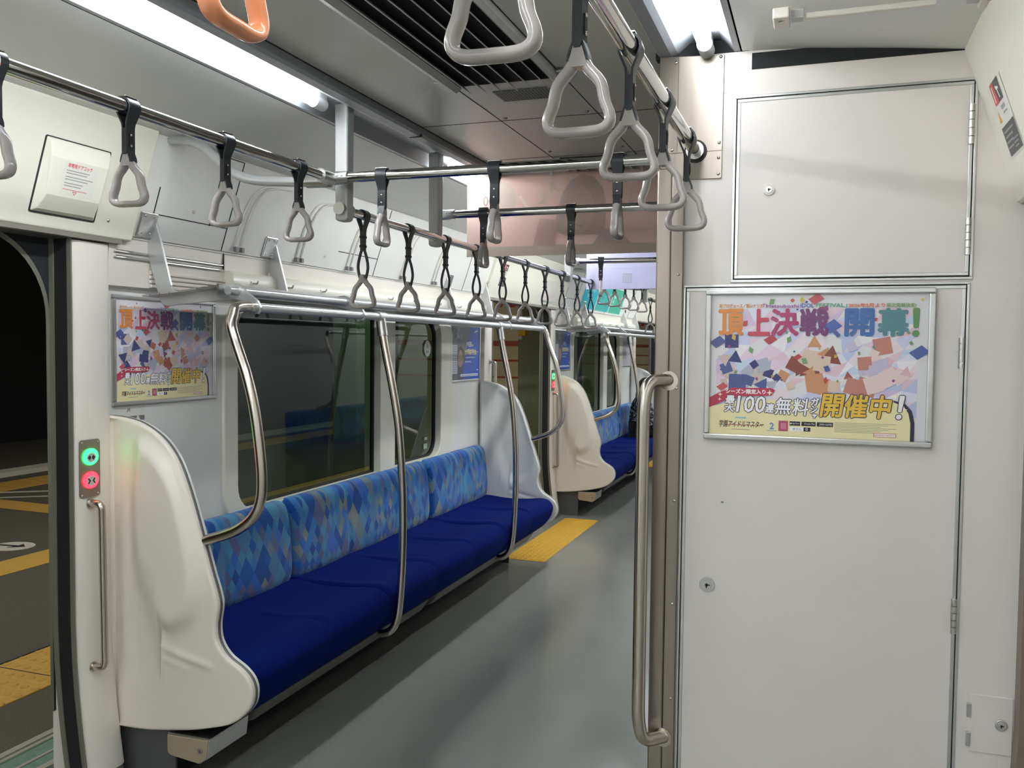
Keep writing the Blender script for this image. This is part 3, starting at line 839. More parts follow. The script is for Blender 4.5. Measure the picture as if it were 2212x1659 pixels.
def bench(label):
    t = empty('bench_seat', (0.0, S0 + 0.025, 0.0), label, 'bench', 'long blue benches')
    for a, b in ((0, 2), (2, 5), (5, 7)):
        sm = [SW * k for k in range(a + 1, b)]
        obj('backrest', cushion_back(a * SW + 0.002, b * SW - 0.002, sm), M_loz, t, smooth=60)
        obj('seat_cushion', cushion_seat(a * SW + 0.001, b * SW - 0.001, 0, [SW * k for k in range(a, b + 1) if 0 < k < 7]), M_navy, t, smooth=60)
    for y0, y1 in ((0.16, 1.46), (1.56, BL - 0.16)):
        bm = B(); prism(bm, [(0.012, 0.44), (0.012, 0.17), (0.34, 0.165), (0.415, 0.195), (0.455, 0.252), (0.10, 0.36)], 'y', y0, y1); obj('seat_frame', bm, M_frame, t, bevel=0.006)
    bm = B(); box(bm, 0.012, 0.20, 0.02, BL - 0.02, 0.02, 0.165); obj('heater_box', bm, M_shade, t)
    for y0 in (0.002, BL - 0.010):
        bm = B(); box(bm, 0.014, 0.235, y0, y0 + 0.008, 0.0, 0.30); obj('end_plate', bm, M_skirt, t)
    return t
b1 = bench('nearest long bench with lozenge backrest and navy seat')
b2 = dup(b1, P, 'farther long bench with a person seated at its far end')
b3 = dup(b1, P, 'bench on the right-hand side, seen only as a reflection', mirror=True)

# ================================================================== GRAB RAILS with curved poles along each bench
RX, RZ = 0.4515, 1.5537
def grab_rail(label):
    t = empty('grab_rail', (0, 0, 0), label, 'grab rail', 'curved grab rails along the benches')
    ya, yb = 0.02, 3.118
    bm = B(); tube(bm, [(RX, ya, RZ), (RX, yb, RZ)], 0.0155, 18); obj('top_rail', bm, M_bluish, t, smooth=40)
    ends = [(0.459, 1.546), (0.466, 1.524), (0.474, 1.494), (0.487, 1.452), (0.507, 1.400), (0.532, 1.335), (0.558, 1.235), (0.576, 1.115), (0.583, 1.030), (0.577, 0.965), (0.548, 0.912), (0.482, 0.866), (0.372, 0.828)]
    for y0, yp, s in ((ya, S0, -1), (yb, S1 + 0.0, 1)):
        pts = [(RX, y0 - s * 0.01, RZ), (RX, y0 + s * (abs(yp - y0) * 0.35), RZ)]
        n = len(ends)
        for i, (x, z) in enumerate(ends):
            f = min(1, 0.70 + 0.15 * i)
            pts.append((x, y0 + (yp - y0) * f, z))
        bm = B(); tube(bm, smooth_path(pts, 5), 0.0165, 16); obj('end_pole', bm, M_pole, t, smooth=50)
        bm = B(); tube(bm, [(RX, y0 - 0.012, RZ), (RX, y0 + 0.012, RZ)], 0.0195, 18); obj('joint_ring', bm, M_alu, t, smooth=40)
    mid = [(0.4515, 1.545), (0.462, 1.480), (0.478, 1.400), (0.506, 1.276), (0.534, 1.123), (0.549, 0.965), (0.558, 0.776), (0.556, 0.568), (0.545, 0.384), (0.532, 0.304), (0.505, 0.258), (0.462, 0.240), (0.420, 0.246)]
    for y in (0.883, 2.292):
        bm = B(); tube(bm, smooth_path([(x, y, z) for x, z in mid], 5), 0.0165, 16); p = obj('mid_pole', bm, M_pole, t, smooth=50)
        bm = B(); tube(bm, [(RX, y - 0.03, RZ), (RX, y + 0.03, RZ)], 0.0200, 18); tube(bm, [(0.4515, y, 1.545), (0.463, y, 1.475)], 0.0205, 18); obj('tee_joint', bm, M_alu, p, smooth=40)
    return t
g1 = grab_rail('curved steel grab rail in front of the nearest bench')
g2 = dup(g1, P, 'curved steel grab rail in front of the farther bench')
g3 = dup(g1, P, 'grab rail on the right-hand side, seen only as a reflection', mirror=True)

# ================================================================== LUGGAGE RACKS
def rack(label):
    t = empty('luggage_rack', (0, 0, 0), label, 'rack', 'luggage racks over the benches')
    arm = [(0.030, 1.862), (0.056, 1.869), (0.122, 1.630), (0.130, 1.615), (0.148, 1.607), (0.376, 1.632), (0.390, 1.629), (0.462, 1.576), (0.474, 1.553), (0.466, 1.533), (0.446, 1.534), (0.436, 1.548), (0.402, 1.574), (0.366, 1.582), (0.106, 1.560), (0.088, 1.566), (0.077, 1.582), (0.010, 1.790)]
    for y in (0.042, 0.722, 2.45, 3.09):
        bm = B(); prism(bm, arm, 'y', y - 0.005, y + 0.005); a = obj('bracket', bm, M_bluish, t, bevel=0.002)
        s = -1 if y < 1.5 else 1
        y0, y1 = (y - 0.078, y) if s < 0 else (y, y + 0.078)
        bm = B(); prism(bm, [(0.040, 1.785), (0.049, 1.785), (0.075, 1.864), (0.066, 1.864)], 'y', y0, y1); p = obj('mounting_plate', bm, M_alu, a, bevel=0.004)
        for yy in (y0 + 0.02, y1 - 0.02):
            for z in (1.797, 1.852):
                bm = B(); dome(bm, (0.0493 + (z - 1.785) / 3.0, yy, z), 0.005, (1, 0, -0.3)); obj('screw', bm, M_screw, a, smooth=50)
    bm = B()
    for i in range(8):
        x = 0.055 + i * 0.037; z = 1.588 + (x - 0.055) * 0.10
        prism(bm, [(x, z), (x + 0.033, z + 0.0033), (x + 0.033, z + 0.0083), (x, z + 0.005)], 'y', -0.02, 3.16)
    box(bm, 0.35, 0.358, -0.02, 3.16, 1.590, 1.628)
    obj('shelf', bm, M_alu, t)
    bm = B(); tube(bm, [(0.385, -0.01, 1.606), (0.385, 3.15, 1.606)], 0.014, 16); obj('front_rail', bm, M_bluish, t, smooth=40)
    for y in (0.56, 0.80, 1.06, 1.32, 1.70, 2.0, 2.3, 2.6):
        bm = B(); tube(bm, fillet([(0.066, y, 1.672), (0.086, y, 1.670), (0.092, y, 1.682)], 0.008, 3), 0.0035, 8); dome(bm, (0.068, y - 0.012, 1.676), 0.004, (1, 0, 0)); obj('coat_hook', bm, M_screw, t, smooth=50)
    return t
r1 = rack('aluminium luggage rack above the nearest bench')
r2 = dup(r1, P, 'aluminium luggage rack above the farther bench')

# ================================================================== LAMPS
def lamp(x, y0, y1, label, mt=None):
    t = empty('fluorescent_lamp', (x, (y0 + y1) / 2, 2.157), label, 'lamp', 'fluorescent lamps along the ceiling')
    h = (y1 - y0) / 2
    bm = B(); tube(bm, [(0, -h + 0.05, 0), (0, h - 0.05, 0)], 0.0155, 16); obj('tube', bm, mt or M_tube, t, smooth=40)
    for s in (-1, 1):
        bm = B(); tube(bm, [(0, s * (h - 0.055), 0), (0, s * h, 0)], 0.0185, 16); box(bm, -0.014, 0.014, min(s * (h - .045), s * h), max(s * (h - .045), s * h), 0.0, 0.03); obj('socket', bm, M_socket, t, smooth=40)
    return t
PL = [('left', 0.726), ('right', 1.878)]
lamp(0.726, -1.235, -0.005, 'long lit tube lamp over the near left grab rail')
lamp(0.726, 0.835, 2.05, 'lit tube lamp behind the second white ceiling post')
lamp(0.726, 2.07, 3.28, 'lit left tube lamp above the hanging pink poster')
lamp(0.726, 3.30, 4.51, 'left tube lamp over the second doorway')
lamp(0.726, 5.78, 6.99, 'left tube lamp over the farther bench')
lamp(0.726, 7.01, 8.22, 'left tube lamp above the seated person')
lamp(0.726, 8.24, 9.45, 'left tube lamp over the third doorway')
for i in range(7): lamp(0.726, -2.48 - 1.25 * i, -1.255 - 1.25 * i, ORD[i] + ' left tube lamp at and behind the camera, outside the picture')
lamp(1.880, -1.405, EY - 0.004, 'right tube lamp ending at the stainless cover plate', M_tube_dim)
for i in range(6): lamp(1.880, -2.66 - 1.25 * i, -1.425 - 1.25 * i, ORD[i] + ' right tube lamp at and behind the camera, outside the picture')
for i, y in enumerate((2.07, 3.30, 5.78, 7.01, 8.24)): lamp(1.880, y, y + 1.21, ORD[i] + ' right tube lamp beyond the cabinet wall, hidden from view')

# ================================================================== CEILING POSTS, RAILS, CROSS BARS
def post(x, y, label):
    t = empty('ceiling_post', (x, y, 1.82), label, 'post', 'white posts holding the rails')
    bm = B()
    pts = [(-0.021 + 0.006, 0.0), (-0.021, 0.008), (-0.021, 0.05), (-0.023, 0.36), (0.023, 0.36), (0.021, 0.05), (0.021, 0.008), (0.015, 0.0)]
    prism(bm, pts, 'y', -0.0225, 0.0225); obj('column', bm, M_gray, t, bevel=0.007, seg=3)
    bm = B(); tube(bm, [(0, 0.018, 0.037), (0, 0.034, 0.037)], 0.020, 16); tube(bm, [(0, -0.034, 0.037), (0, -0.018, 0.037)], 0.0195, 16); obj('collar', bm, M_alu, t, smooth=40)
    return t
post(0.750, 0.080, 'white ceiling post where the near rail meets the crossbar')
post(0.738, 0.790, 'white ceiling post between the two left lamps')
post(0.745, 2.660, 'short white post beyond the hanging pink poster')
post(0.750, 5.020, 'white post at the start of the farther bench')
post(0.738, 5.730, 'second white post over the farther bench')
post(0.745, 7.600, 'white post near the seated person')
RZL = 1.940
def rail(name, p0, p1, r, label, group=None):
    bm = B(); tube(bm, [p0, p1], r, 18); o = obj(name, bm, M_chrome, None, smooth=40); return tag(o, label, 'rail', group)
t = empty('strap_rail', (0.745, 0, RZL), 'polished rail for straps over the near left doorway', 'rail', 'polished strap rails')
bm = B(); tube(bm, [(0, -4.0, 0), (0, -0.03, 0)], 0.0155, 18); obj('bar', bm, M_chrome, t, smooth=40)
bm = B(); tube(bm, [(0, -0.055, 0), (0.0, 0.015, 0.0)], 0.0205, 16); obj('end_joint', bm, M_alu, t, smooth=40)
rail('strap_rail', (0.745, 0.09, 1.856), (0.745, 3.42, 1.856), 0.0150, 'polished lower rail for straps over the nearest bench', 'polished strap rails')
rail('strap_rail', (0.745, 3.30, RZL), (0.745, 5.00, RZL), 0.0150, 'polished strap rail over the second doorway', 'polished strap rails')
rail('strap_rail', (0.745, 5.03, 1.856), (0.745, 8.36, 1.856), 0.0150, 'polished lower strap rail over the farther bench', 'polished strap rails')
t = empty('strap_rail', (1.857, 0, 1.918), 'polished right rail ending in a black ring on the steel plate', 'rail', 'polished strap rails')
bm = B(); tube(bm, [(0, -4.0, 0), (0, EY - 0.002, 0)], 0.0150, 18); obj('bar', bm, M_chrome, t, smooth=40)
bm = B(); tube(bm, [(0, EY - 0.020, 0), (0, EY - 0.003, 0)], 0.0215, 20); obj('flange', bm, M_alu, t, smooth=40)
bm = B(); tube(bm, [(0, EY - 0.009, 0), (0, EY - 0.003, 0)], 0.0275, 24); obj('rubber_ring', bm, M_black, t, smooth=40)
def crossbar(y, z, x0, x1, label):
    t = empty('crossbar', (x0, y, z), label, 'rail', 'polished crossbars')
    bm = B(); tube(bm, [(0.03, 0, 0), (x1 - x0, 0, 0)], 0.0155, 18); obj('bar', bm, M_chrome, t, smooth=40)
    bm = B(); tube(bm, [(-0.005, 0, 0), (0.048, 0, 0)], 0.0205, 16)
    for dx in (0.018, 0.033): dome(bm, (dx, -0.0205, 0.004), 0.004, (0, -1, 0))
    obj('end_joint', bm, M_alu, t, smooth=40)
    return t
crossbar(0.022, 1.943, 0.752, 1.86, 'nearest crossbar joined to the first white post')
crossbar(0.860, 1.953, 0.742, 1.86, 'second crossbar in front of the pink poster')
crossbar(2.720, 1.945, 0.748, 1.86, 'third crossbar in front of the lavender poster')
crossbar(4.962, 1.943, 0.752, 1.86, 'fourth crossbar at the start of the farther bench')
def curved_bar(label):
    t = empty('curved_rail', (0.1, 0.015, 2.09), label, 'rail', 'curved rails from wall to post')
    pts = [(0.107, 2.095), (0.150, 2.098), (0.195, 2.094), (0.245, 2.080), (0.290, 2.055), (0.335, 2.018), (0.378, 1.985), (0.425, 1.962), (0.480, 1.949), (0.575, 1.941), (0.690, 1.934)]
    bm = B(); tube(bm, smooth_path([(x - .1, 0, z - 2.09) for x, z in pts], 4), 0.0150, 14); obj('bar', bm, M_bluish, t, smooth=50)
    bm = B(); tube(bm, [(0.56, 0, 1.936 - 2.09), (0.64, 0, 1.934 - 2.09)], 0.0195, 16); obj('end_joint', bm, M_alu, t, smooth=40)
    return t
c1 = curved_bar('grey curved rail from the lintel corner to the first post')
dup(c1, P, 'grey curved rail near the lavender poster')

# ================================================================== HANGING STRAPS
def sweep_ring(zt, zb, hw, mi=0):
    # rounded triangle in the local xz plane, oval section
    c = [(0, zt - 0.008), (-hw + 0.0085, zb + 0.0068), (hw - 0.0085, zb + 0.0068)]
    pts = []
    V_ = [Vector((p[0], 0, p[1])) for p in c]
    rad = [0.012, 0.024, 0.024]
    for i in range(3):
        a, b, d = V_[(i - 1) % 3], V_[i], V_[(i + 1) % 3]
        u, v = (a - b).normalized(), (d - b).normalized(); ang = u.angle(v); l = rad[i] / math.tan(ang / 2) * 0.9
        p, q = b + u * l, b + v * l
        for k in range(9):
            t = k / 8; pts.append((1 - t) ** 2 * p + 2 * t * (1 - t) * b + t * t * q)
        nx = V_[(i + 1) % 3]; uu = (b - nx).normalized(); l2 = rad[(i + 1) % 3] / math.tan((V_[(i + 2) % 3] - nx).angle(b - nx) / 2) * 0.9
        q2 = nx + uu * l2
        out = Vector((v.z, 0, -v.x))
        ctr = Vector((0, 0, (zt + zb) / 2 - 0.015))
        if out.dot((q + q2) / 2 - ctr) < 0: out = -out
        amt = 0.0062 if i != 1 else 0.0
        for k in range(1, 8):
            t = k / 8; pts.append(q + (q2 - q) * t + out * amt * math.sin(PI * t) ** 2)
    bm = B(); n = len(pts); rings = []
    for i in range(n):
        tg = (pts[(i + 1) % n] - pts[i - 1]).normalized(); nn = Vector((tg.z, 0, -tg.x))
        hgt = max(0, min(1, (pts[i].z - zb) / (zt - zb)))
        a = 0.0066 + 0.0012 * hgt; b_ = 0.0108 - 0.0006 * hgt
        rings.append([bm.verts.new(pts[i] + nn * a * math.copysign(abs(math.cos(th)) ** 0.8, math.cos(th)) + Vector((0, b_ * math.copysign(abs(math.sin(th)) ** 0.8, math.sin(th)), 0))) for th in [2 * PI * k / 14 for k in range(14)]])
    for i in range(n):
        A, C = rings[i], rings[(i + 1) % n]
        for k in range(14): bm.faces.new((A[k], A[(k + 1) % 14], C[(k + 1) % 14], C[k]))
    # solid shoulder below the apex
    prism(bm, [(-0.0135, zt - 0.030), (0.0135, zt - 0.030), (0.006, zt - 0.004), (-0.006, zt - 0.004)], 'y', -0.0105, 0.0105)
    bmesh.ops.recalc_face_normals(bm, faces=bm.faces[:])
    return bm
def ribbon(bm, path, wf, th=0.0038):
    # flat band: path in xz, width along y given by wf(z)
    n = len(path); rows = []
    for i in range(n):
        a, b = path[max(0, i - 1)], path[min(n - 1, i + 1)]
        t = Vector((b[0] - a[0], b[1] - a[1])).normalized(); nn = Vector((t.y, -t.x)) * th / 2
        h = wf(path[i][1]) / 2; p = Vector(path[i])
        rows.append([bm.verts.new((p.x + nn.x, -h, p.y + nn.y)), bm.verts.new((p.x + nn.x, h, p.y + nn.y)), bm.verts.new((p.x - nn.x, h, p.y - nn.y)), bm.verts.new((p.x - nn.x, -h, p.y - nn.y))])
    for A, C in zip(rows[:-1], rows[1:]):
        for k in range(4): bm.faces.new((A[k], A[(k + 1) % 4], C[(k + 1) % 4], C[k]))
    bm.faces.new(rows[0][::-1]); bm.faces.new(rows[-1])
    return bm
def loop_path(R, neck, zn):
    out = [(-neck, zn), (-neck - 0.001, zn + 0.012)]
    for k in range(13):
        a = math.radians(200 - 220 * k / 12); out.append((R * math.cos(a), R * math.sin(a)))
    return out + [(neck + 0.001, zn + 0.012), (neck, zn)]
def make_strap(kind, m_ring):
    t = empty('hanging_strap', (0, 0, 0), 'x', 'hanging strap')
    if kind == 'short':
        zt, zb = -0.094, -0.211
        bm = B(); ribbon(bm, loop_path(0.0185, 0.0045, -0.046), lambda z: 0.034 if z > -0.02 else (0.034 - 0.010 * min(1, (-0.02 - z) / 0.02)))
        bm2 = bm; prism(bm2, [(-0.0065, -0.044), (0.0065, -0.044), (0.0065, -0.094), (0.004, -0.100), (-0.004, -0.100), (-0.0065, -0.094)], 'y', -0.0125, 0.0125)
        ribbon(bm2, [(0.004, -0.088), (0.012, -0.108), (0.013, -0.116)], lambda z: 0.020, 0.003)
        ribbon(bm2, [(-0.004, -0.088), (-0.012, -0.108), (-0.013, -0.116)], lambda z: 0.020, 0.003)
        bmesh.ops.recalc_face_normals(bm2, faces=bm2.faces[:])
        b = obj('belt', bm2, M_belt, t, smooth=40)
        bm = B(); prism(bm, [(0.0065, -0.056), (0.0085, -0.058), (0.0085, -0.082), (0.0065, -0.084)], 'y', -0.005, 0.005); obj('buckle', bm, M_black, t)
        for z in (-0.058, -0.081):
            bm = B(); dome(bm, (0.0084, 0, z), 0.0032, (1, 0, 0)); dome(bm, (-0.0066, 0, z), 0.0032, (-1, 0, 0)); obj('rivet', bm, M_screw, b, smooth=50)
        bm = B(); box(bm, -0.010, 0.010, -0.019, 0.019, 0.0195, 0.0225); obj('clip', bm, M_screw, t, bevel=0.001)
    else:
        zt, zb = -0.186, -0.301
        bm = B(); ribbon(bm, loop_path(0.0180, 0.0045, -0.052), lambda z: 0.030 if z > -0.02 else (0.030 - 0.010 * min(1, (-0.02 - z) / 0.03)))
        prism(bm, [(-0.0065, -0.050), (0.0065, -0.050), (0.0055, -0.112), (-0.0055, -0.112)], 'y', -0.010, 0.010)
        bmesh.ops.recalc_face_normals(bm, faces=bm.faces[:])
        b = obj('belt', bm, M_belt, t, smooth=40)
        for z in (-0.068, -0.098):
            bm = B(); box(bm, -0.008, 0.008, -0.0115, 0.0115, z - 0.004, z + 0.004); obj('sleeve_band', bm, M_black, b, bevel=0.001)
        bm = B()
        for s in (-1, 1):
            tube(bm, smooth_path([(s * 0.003, s * 0.002, -0.108), (s * 0.009, s * 0.004, -0.128), (s * 0.015, s * 0.004, -0.155), (s * 0.0155, s * 0.003, -0.175), (s * 0.011, s * 0.002, -0.196), (s * 0.009, 0, -0.206)], 4), 0.0048, 10)
        obj('cord_loop', bm, M_belt, t, smooth=50)
    obj('ring', sweep_ring(zt, zb, 0.061), m_ring, t, smooth=60)
    return t
proto = {}
def strap(kind, col, loc, along_x, label, group, tw=0.0):
    key = (kind, col)
    if key not in proto:
        proto[key] = make_strap(kind, M_orange if col == 'orange' else M_ring); o = proto[key]
    else: o = dup(proto[key], loc=loc)
    o.location = loc; o.rotation_euler = (0, 0, (PI / 2 if along_x else 0) + tw)
    o['label'] = label; o['group'] = group
    return o
G = 'hanging straps'
for i, y in enumerate((-0.165, -0.490, -0.815, -1.140)):
    strap('short', 'grey', (0.745, y, RZL), False, ['grey strap nearest the first white post on the near left rail', 'second grey strap from the first post on the near left rail', 'third grey strap from the post, beside the emergency door cover', 'grey strap cut off by the left edge of the picture'][i], G, random.uniform(-.06, .06))
for i, x in enumerate((0.912, 1.270, 1.626)):
    strap('short', 'grey', (x, 0.022, 1.943), True, ['left strap on the nearest crossbar, beside the first post', 'middle strap on the nearest crossbar', 'right strap on the nearest crossbar, behind the big triangles'][i], G, (0.10, 0.06, 0.02)[i])
for i, x in enumerate((0.910, 1.262, 1.62)):
    strap('short', 'grey', (x, 0.860, 1.953), True, ['left strap on the second crossbar, over the pink poster', 'middle strap on the second crossbar, over the pink poster', 'strap on the second crossbar hidden behind the nearer straps'][i], G, (0.05, 0.03, 0)[i])
for i, x in enumerate((0.925, 1.28)):
    strap('short', 'grey', (x, 2.720, 1.945), True, ['strap on the third crossbar, over the lavender poster', 'strap on the third crossbar hidden by the steel corner post'][i], G, 0.25)
for i in range(10):
    y = 0.208 + 0.332 * i
    strap('long', 'grey', (0.745, y, 1.856), False, ORD[i] + ' long grey strap from the first post on the lower rail', G, random.uniform(-.10, .10))
for i, y in enumerate((3.56, 3.89, 4.25, 4.57, 4.92)):
    strap('short', 'grey', (0.745, y, RZL), False, ORD[i] + ' short strap on the rail over the second doorway', G, random.uniform(-.1, .1))
for i in range(5):
    strap('long', 'grey', (0.745, 5.30 + 0.36 * i, 1.856), False, ORD[i] + ' long strap on the lower rail over the farther bench', G, random.uniform(-.1, .1))
for i, y in enumerate((-0.290, -0.605, -0.925, -1.235, -1.545)):
    strap('short', 'grey', (1.857, y, 1.918), False, ['grey strap next to the black ring on the right rail', 'second grey strap from the steel plate on the right rail', 'third grey strap from the steel plate on the right rail', 'fourth grey strap on the right rail, large and complete', 'largest grey strap, cut off by the top of the picture'][i], G, (0.04, -0.02, 0.05, -0.03, 0.04)[i])
t = empty('crossbar', (0.76, -1.625, 1.943), 'crossbar over the camera holding orange straps', 'rail', 'polished crossbars')
bm = B(); tube(bm, [(0, 0, 0), (1.09, 0, 0)], 0.0155, 16); obj('bar', bm, M_chrome, t, smooth=40)
strap('short', 'orange', (1.626, -1.625, 1.943), True, 'large orange strap cut off by the top edge of the picture', G, 0.05)
strap('short', 'orange', (1.268, -1.625, 1.943), True, 'orange strap only just showing at the left edge', G)
print('rails done')

# ================================================================== CEILING FITTINGS
def louvre(y0, y1, label):
    t = empty('ceiling_vent', (XC - 0.002, (y0 + y1) / 2, CZ), label, 'vent', 'long slatted ceiling vents')
    h = (y1 - y0) / 2
    bm = B(); box(bm, -0.155, 0.155, -h, h, -0.004, -0.001); obj('backing', bm, M_shade, t)
    bm = B()
    for s in (-1, 1): prism(bm, [(s * 0.165, -0.0005), (s * 0.165, -0.018), (s * 0.150, -0.022), (s * 0.135, -0.010), (s * 0.135, -0.0005)], 'y', -h - 0.01, h)
    obj('frame', bm, M_gray, t)
    for i in range(6):
        x = -0.115 + i * 0.046
        bm = B(); prism(bm, [(x - 0.014, -0.006), (x + 0.006, -0.026), (x + 0.010, -0.026), (x - 0.010, -0.006)], 'y', -h, h + (0.012 if i % 2 else 0.004)); obj('slat', bm, M_gray, t)
    for x in (-0.178, 0.178):
        bm = B(); box(bm, x - 0.012, x + 0.012, h - 0.07, h + 0.02, -0.010, -0.001); obj('latch', bm, M_alu, t, bevel=0.002)
    return t
louvre(-2.3, 0.02, 'long dark slatted ceiling vent behind the largest grey strap')
louvre(1.03, 3.6, 'slatted ceiling vent above the pink poster')
t = empty('ceiling_grille', (1.315, 0.155, CZ), 'small perforated grille in the ceiling beyond the long vent', 'grille')
bm = B(); box(bm, -0.085, 0.085, -0.052, 0.052, -0.003, -0.0005); obj('plate', bm, mat('grille_plate', rgb(120, 120, 117), 0.5), t)
bm = B()
for i in range(16):
    for j in range(10): dome(bm, (-0.075 + i * .01, -0.044 + j * .0097, -0.0032), 0.0030, (0, 0, -1), 0.05, 6)
obj('holes', bm, M_dark, t)['kind'] = 'stuff'
for i, (x, y, lb) in enumerate(((1.164, 0.395, 'left screw head in the ceiling between the two vents'), (1.44, 0.390, 'right screw head in the ceiling between the two vents'), (1.161, 0.905, 'left screw head before the farther ceiling vent'), (1.442, 0.900, 'right screw head before the farther ceiling vent'))):
    bm = B(); dome(bm, (0, 0, 0), 0.008, (0, 0, -1), 0.7, 12)
    o = obj('ceiling_screw', bm, M_screw, None, smooth=50); o.location = (x, y, CZ); tag(o, lb, 'screw', 'ceiling screws')
# clip rail for notices on the right-hand cove
t = empty('notice_rail', (2.25, -0.44, 2.115), 'white notice rail with end clips under the right ceiling', 'rail')
bm = B(); prism(bm, [(-0.14, -0.012), (0.10, -0.012), (0.10, 0.004), (-0.14, 0.004)], 'z', -0.012, 0.0); obj('bar', bm, M_white, t, bevel=0.003)
for x in (-0.185, 0.19):
    bm = B(); box(bm, x - 0.016, x + 0.016, -0.04, 0.025, -0.016, 0.006); obj('clip', bm, M_white, t, bevel=0.003)
    bm = B(); dome(bm, (x, -0.02, -0.016), 0.006, (0, 0, -1)); obj('screw', bm, M_screw, t, smooth=50)
for x in (-0.155, 0.165):
    bm = B(); box(bm, x - 0.012, x + 0.012, -0.02, 0.005, -0.012, 0.006); obj('clip_arm', bm, M_gray, t)

# ================================================================== END WALL: cover plate, cabinet doors, handle, hatch
t = empty('cover_plate', (1.766, EY, 1.85), 'stainless cover plate where the right strap rail meets the wall', 'plate')
bm = B(); prism(bm, [(0.0, 0.035), (0.074, 0.001), (0.150, 0.0), (0.154, 0.004), (0.155, 0.294), (0.0, 0.303)], 'y', -0.004, 0.0); obj('sheet', bm, M_steel, t, bevel=0.001)
bm = B(); box(bm, 0.0455, 0.0465, -0.0044, -0.0036, 0.07, 0.30); box(bm, 0.0, 0.154, -0.0044, -0.0036, 0.0665, 0.0675); obj('seam', bm, M_dark, t)
for x, z in ((0.040, 0.286), (0.147, 0.290), (0.147, 0.086), (0.146, 0.050), (0.146, 0.011), (0.034, 0.075)):
    bm = B(); dome(bm, (x, -0.004, z), 0.0042, (0, -1, 0), 0.7); obj('screw', bm, M_screw, t, smooth=50)
def frame_strips(bm, x0, x1, z0, z1, wd, y0, y1):
    box(bm, x0, x1, y0, y1, z1 - wd, z1); box(bm, x0, x1, y0, y1, z0, z0 + wd)
    box(bm, x0, x0 + wd, y0, y1, z0 + wd, z1 - wd); box(bm, x1 - wd, x1, y0, y1, z0 + wd, z1 - wd)
def lock(parent, x, z, r, y, m_out):
    bm = B()
    pts = [(r * math.cos(2 * PI * k / 28), r * math.sin(2 * PI * k / 28)) for k in range(28)]
    prism(bm, [(x + p[0], z + p[1]) for p in pts], 'y', y - 0.004, y); l = obj('lock', bm, m_out, parent, bevel=0.001)
    bm = B(); prism(bm, [(x + p[0] * .55, z + p[1] * .55) for p in pts], 'y', y - 0.0065, y - 0.004); obj('lock_core', bm, M_alu, l)
    bm = B(); prism(bm, [(x + p[0] * .2, z + p[1] * .2) for p in pts], 'y', y - 0.0069, y - 0.0065); box(bm, x, x + r * .42, y - 0.0069, y - 0.0065, z - r * .07, z + r * .07); box(bm, x - r * .1, x + r * .05, y - 0.0069, y - 0.0065, z - r * .4, z); obj('keyhole', bm, M_dark, l)
def hinge(parent, x, z0, z1, y):
    bm = B(); n = 5
    for i in range(n):
        a = z0 + (z1 - z0) * i / n; b_ = z0 + (z1 - z0) * (i + 1) / n
        tube(bm, [(x, y - 0.003, a + 0.001), (x, y - 0.003, b_ - 0.001)], 0.0062, 12)
    h = obj('hinge', bm, M_alu, parent, smooth=40)
def cabinet(x0, x1, z0, z1, label, fw):
    t = empty('cabinet_door', (0, EY, 0), label, 'cabinet door', 'locked cabinet doors in the end wall')
    bm = B(); frame_strips(bm, x0, x1, z0, z1, fw, -0.003, 0.0); obj('outer_frame', bm, M_alu, t, bevel=0.001)
    bm = B(); box(bm, x0 + fw, x1 - fw, -0.0006, 0, z0 + fw, z1 - fw); obj('gap', bm, M_dark, t)
    g = fw + 0.0025
    bm = B(); box(bm, x0 + g + 0.006, x1 - g - 0.006, -0.004, -0.0007, z0 + g + 0.006, z1 - g - 0.006); obj('panel', bm, M_cab, t)
    bm = B(); frame_strips(bm, x0 + g, x1 - g, z0 + g, z1 - g, 0.0075, -0.0055, -0.0007); obj('edge_frame', bm, M_alu, t, bevel=0.001)
    return t
t = cabinet(1.946, 2.470, 1.599, 2.043, 'upper locked cabinet door with a slanting top in the photograph', 0.006)
t['label'] = 'upper cabinet door with round keyhole above the framed poster'
lock(t, 2.031, 1.817, 0.0135, -0.004, M_white); hinge(t, 2.458, 1.895, 1.985, -0.004); hinge(t, 2.458, 1.652, 1.735, -0.004)
t = cabinet(1.834, 2.466, 0.002, 1.594, 'tall lower cabinet door carrying the framed poster', 0.0055)
lock(t, 1.905, 0.857, 0.0190, -0.004, M_gray); hinge(t, 2.452, 1.40, 1.47, -0.004); hinge(t, 2.454, 0.80, 0.88, -0.004)
bm = B(); prism(bm, [(1.934, 1.063), (1.938, 1.061), (1.942, 1.0625), (1.940, 1.0655), (1.936, 1.066)], 'y', -0.0045, -0.0039); obj('scuff', bm, M_gasket, t)
# vertical handle on the corner post
t = empty('grab_bar', (1.80, EY, 0.45), 'long vertical steel handle on the corner post of the end wall', 'handle')
pth = fillet([(1.802, -0.150, 1.360), (1.760, -0.205, 1.358), (1.752, -0.215, 1.30), (1.752, -0.215, 0.52), (1.762, -0.205, 0.462), (1.806, -0.150, 0.458)], 0.055, 8)
bm = B(); tube(bm, [(p.x - 1.80, p.y - EY, p.z - 0.45) for p in pth], 0.0160, 18); obj('bar', bm, M_pole, t, smooth=50)
for z in (0.908, 0.008):
    bm = B(); tube(bm, [(0.003, -0.010, z), (0.004, -0.0035, z)], 0.024, 20); obj('flange', bm, M_pole, t, smooth=40)
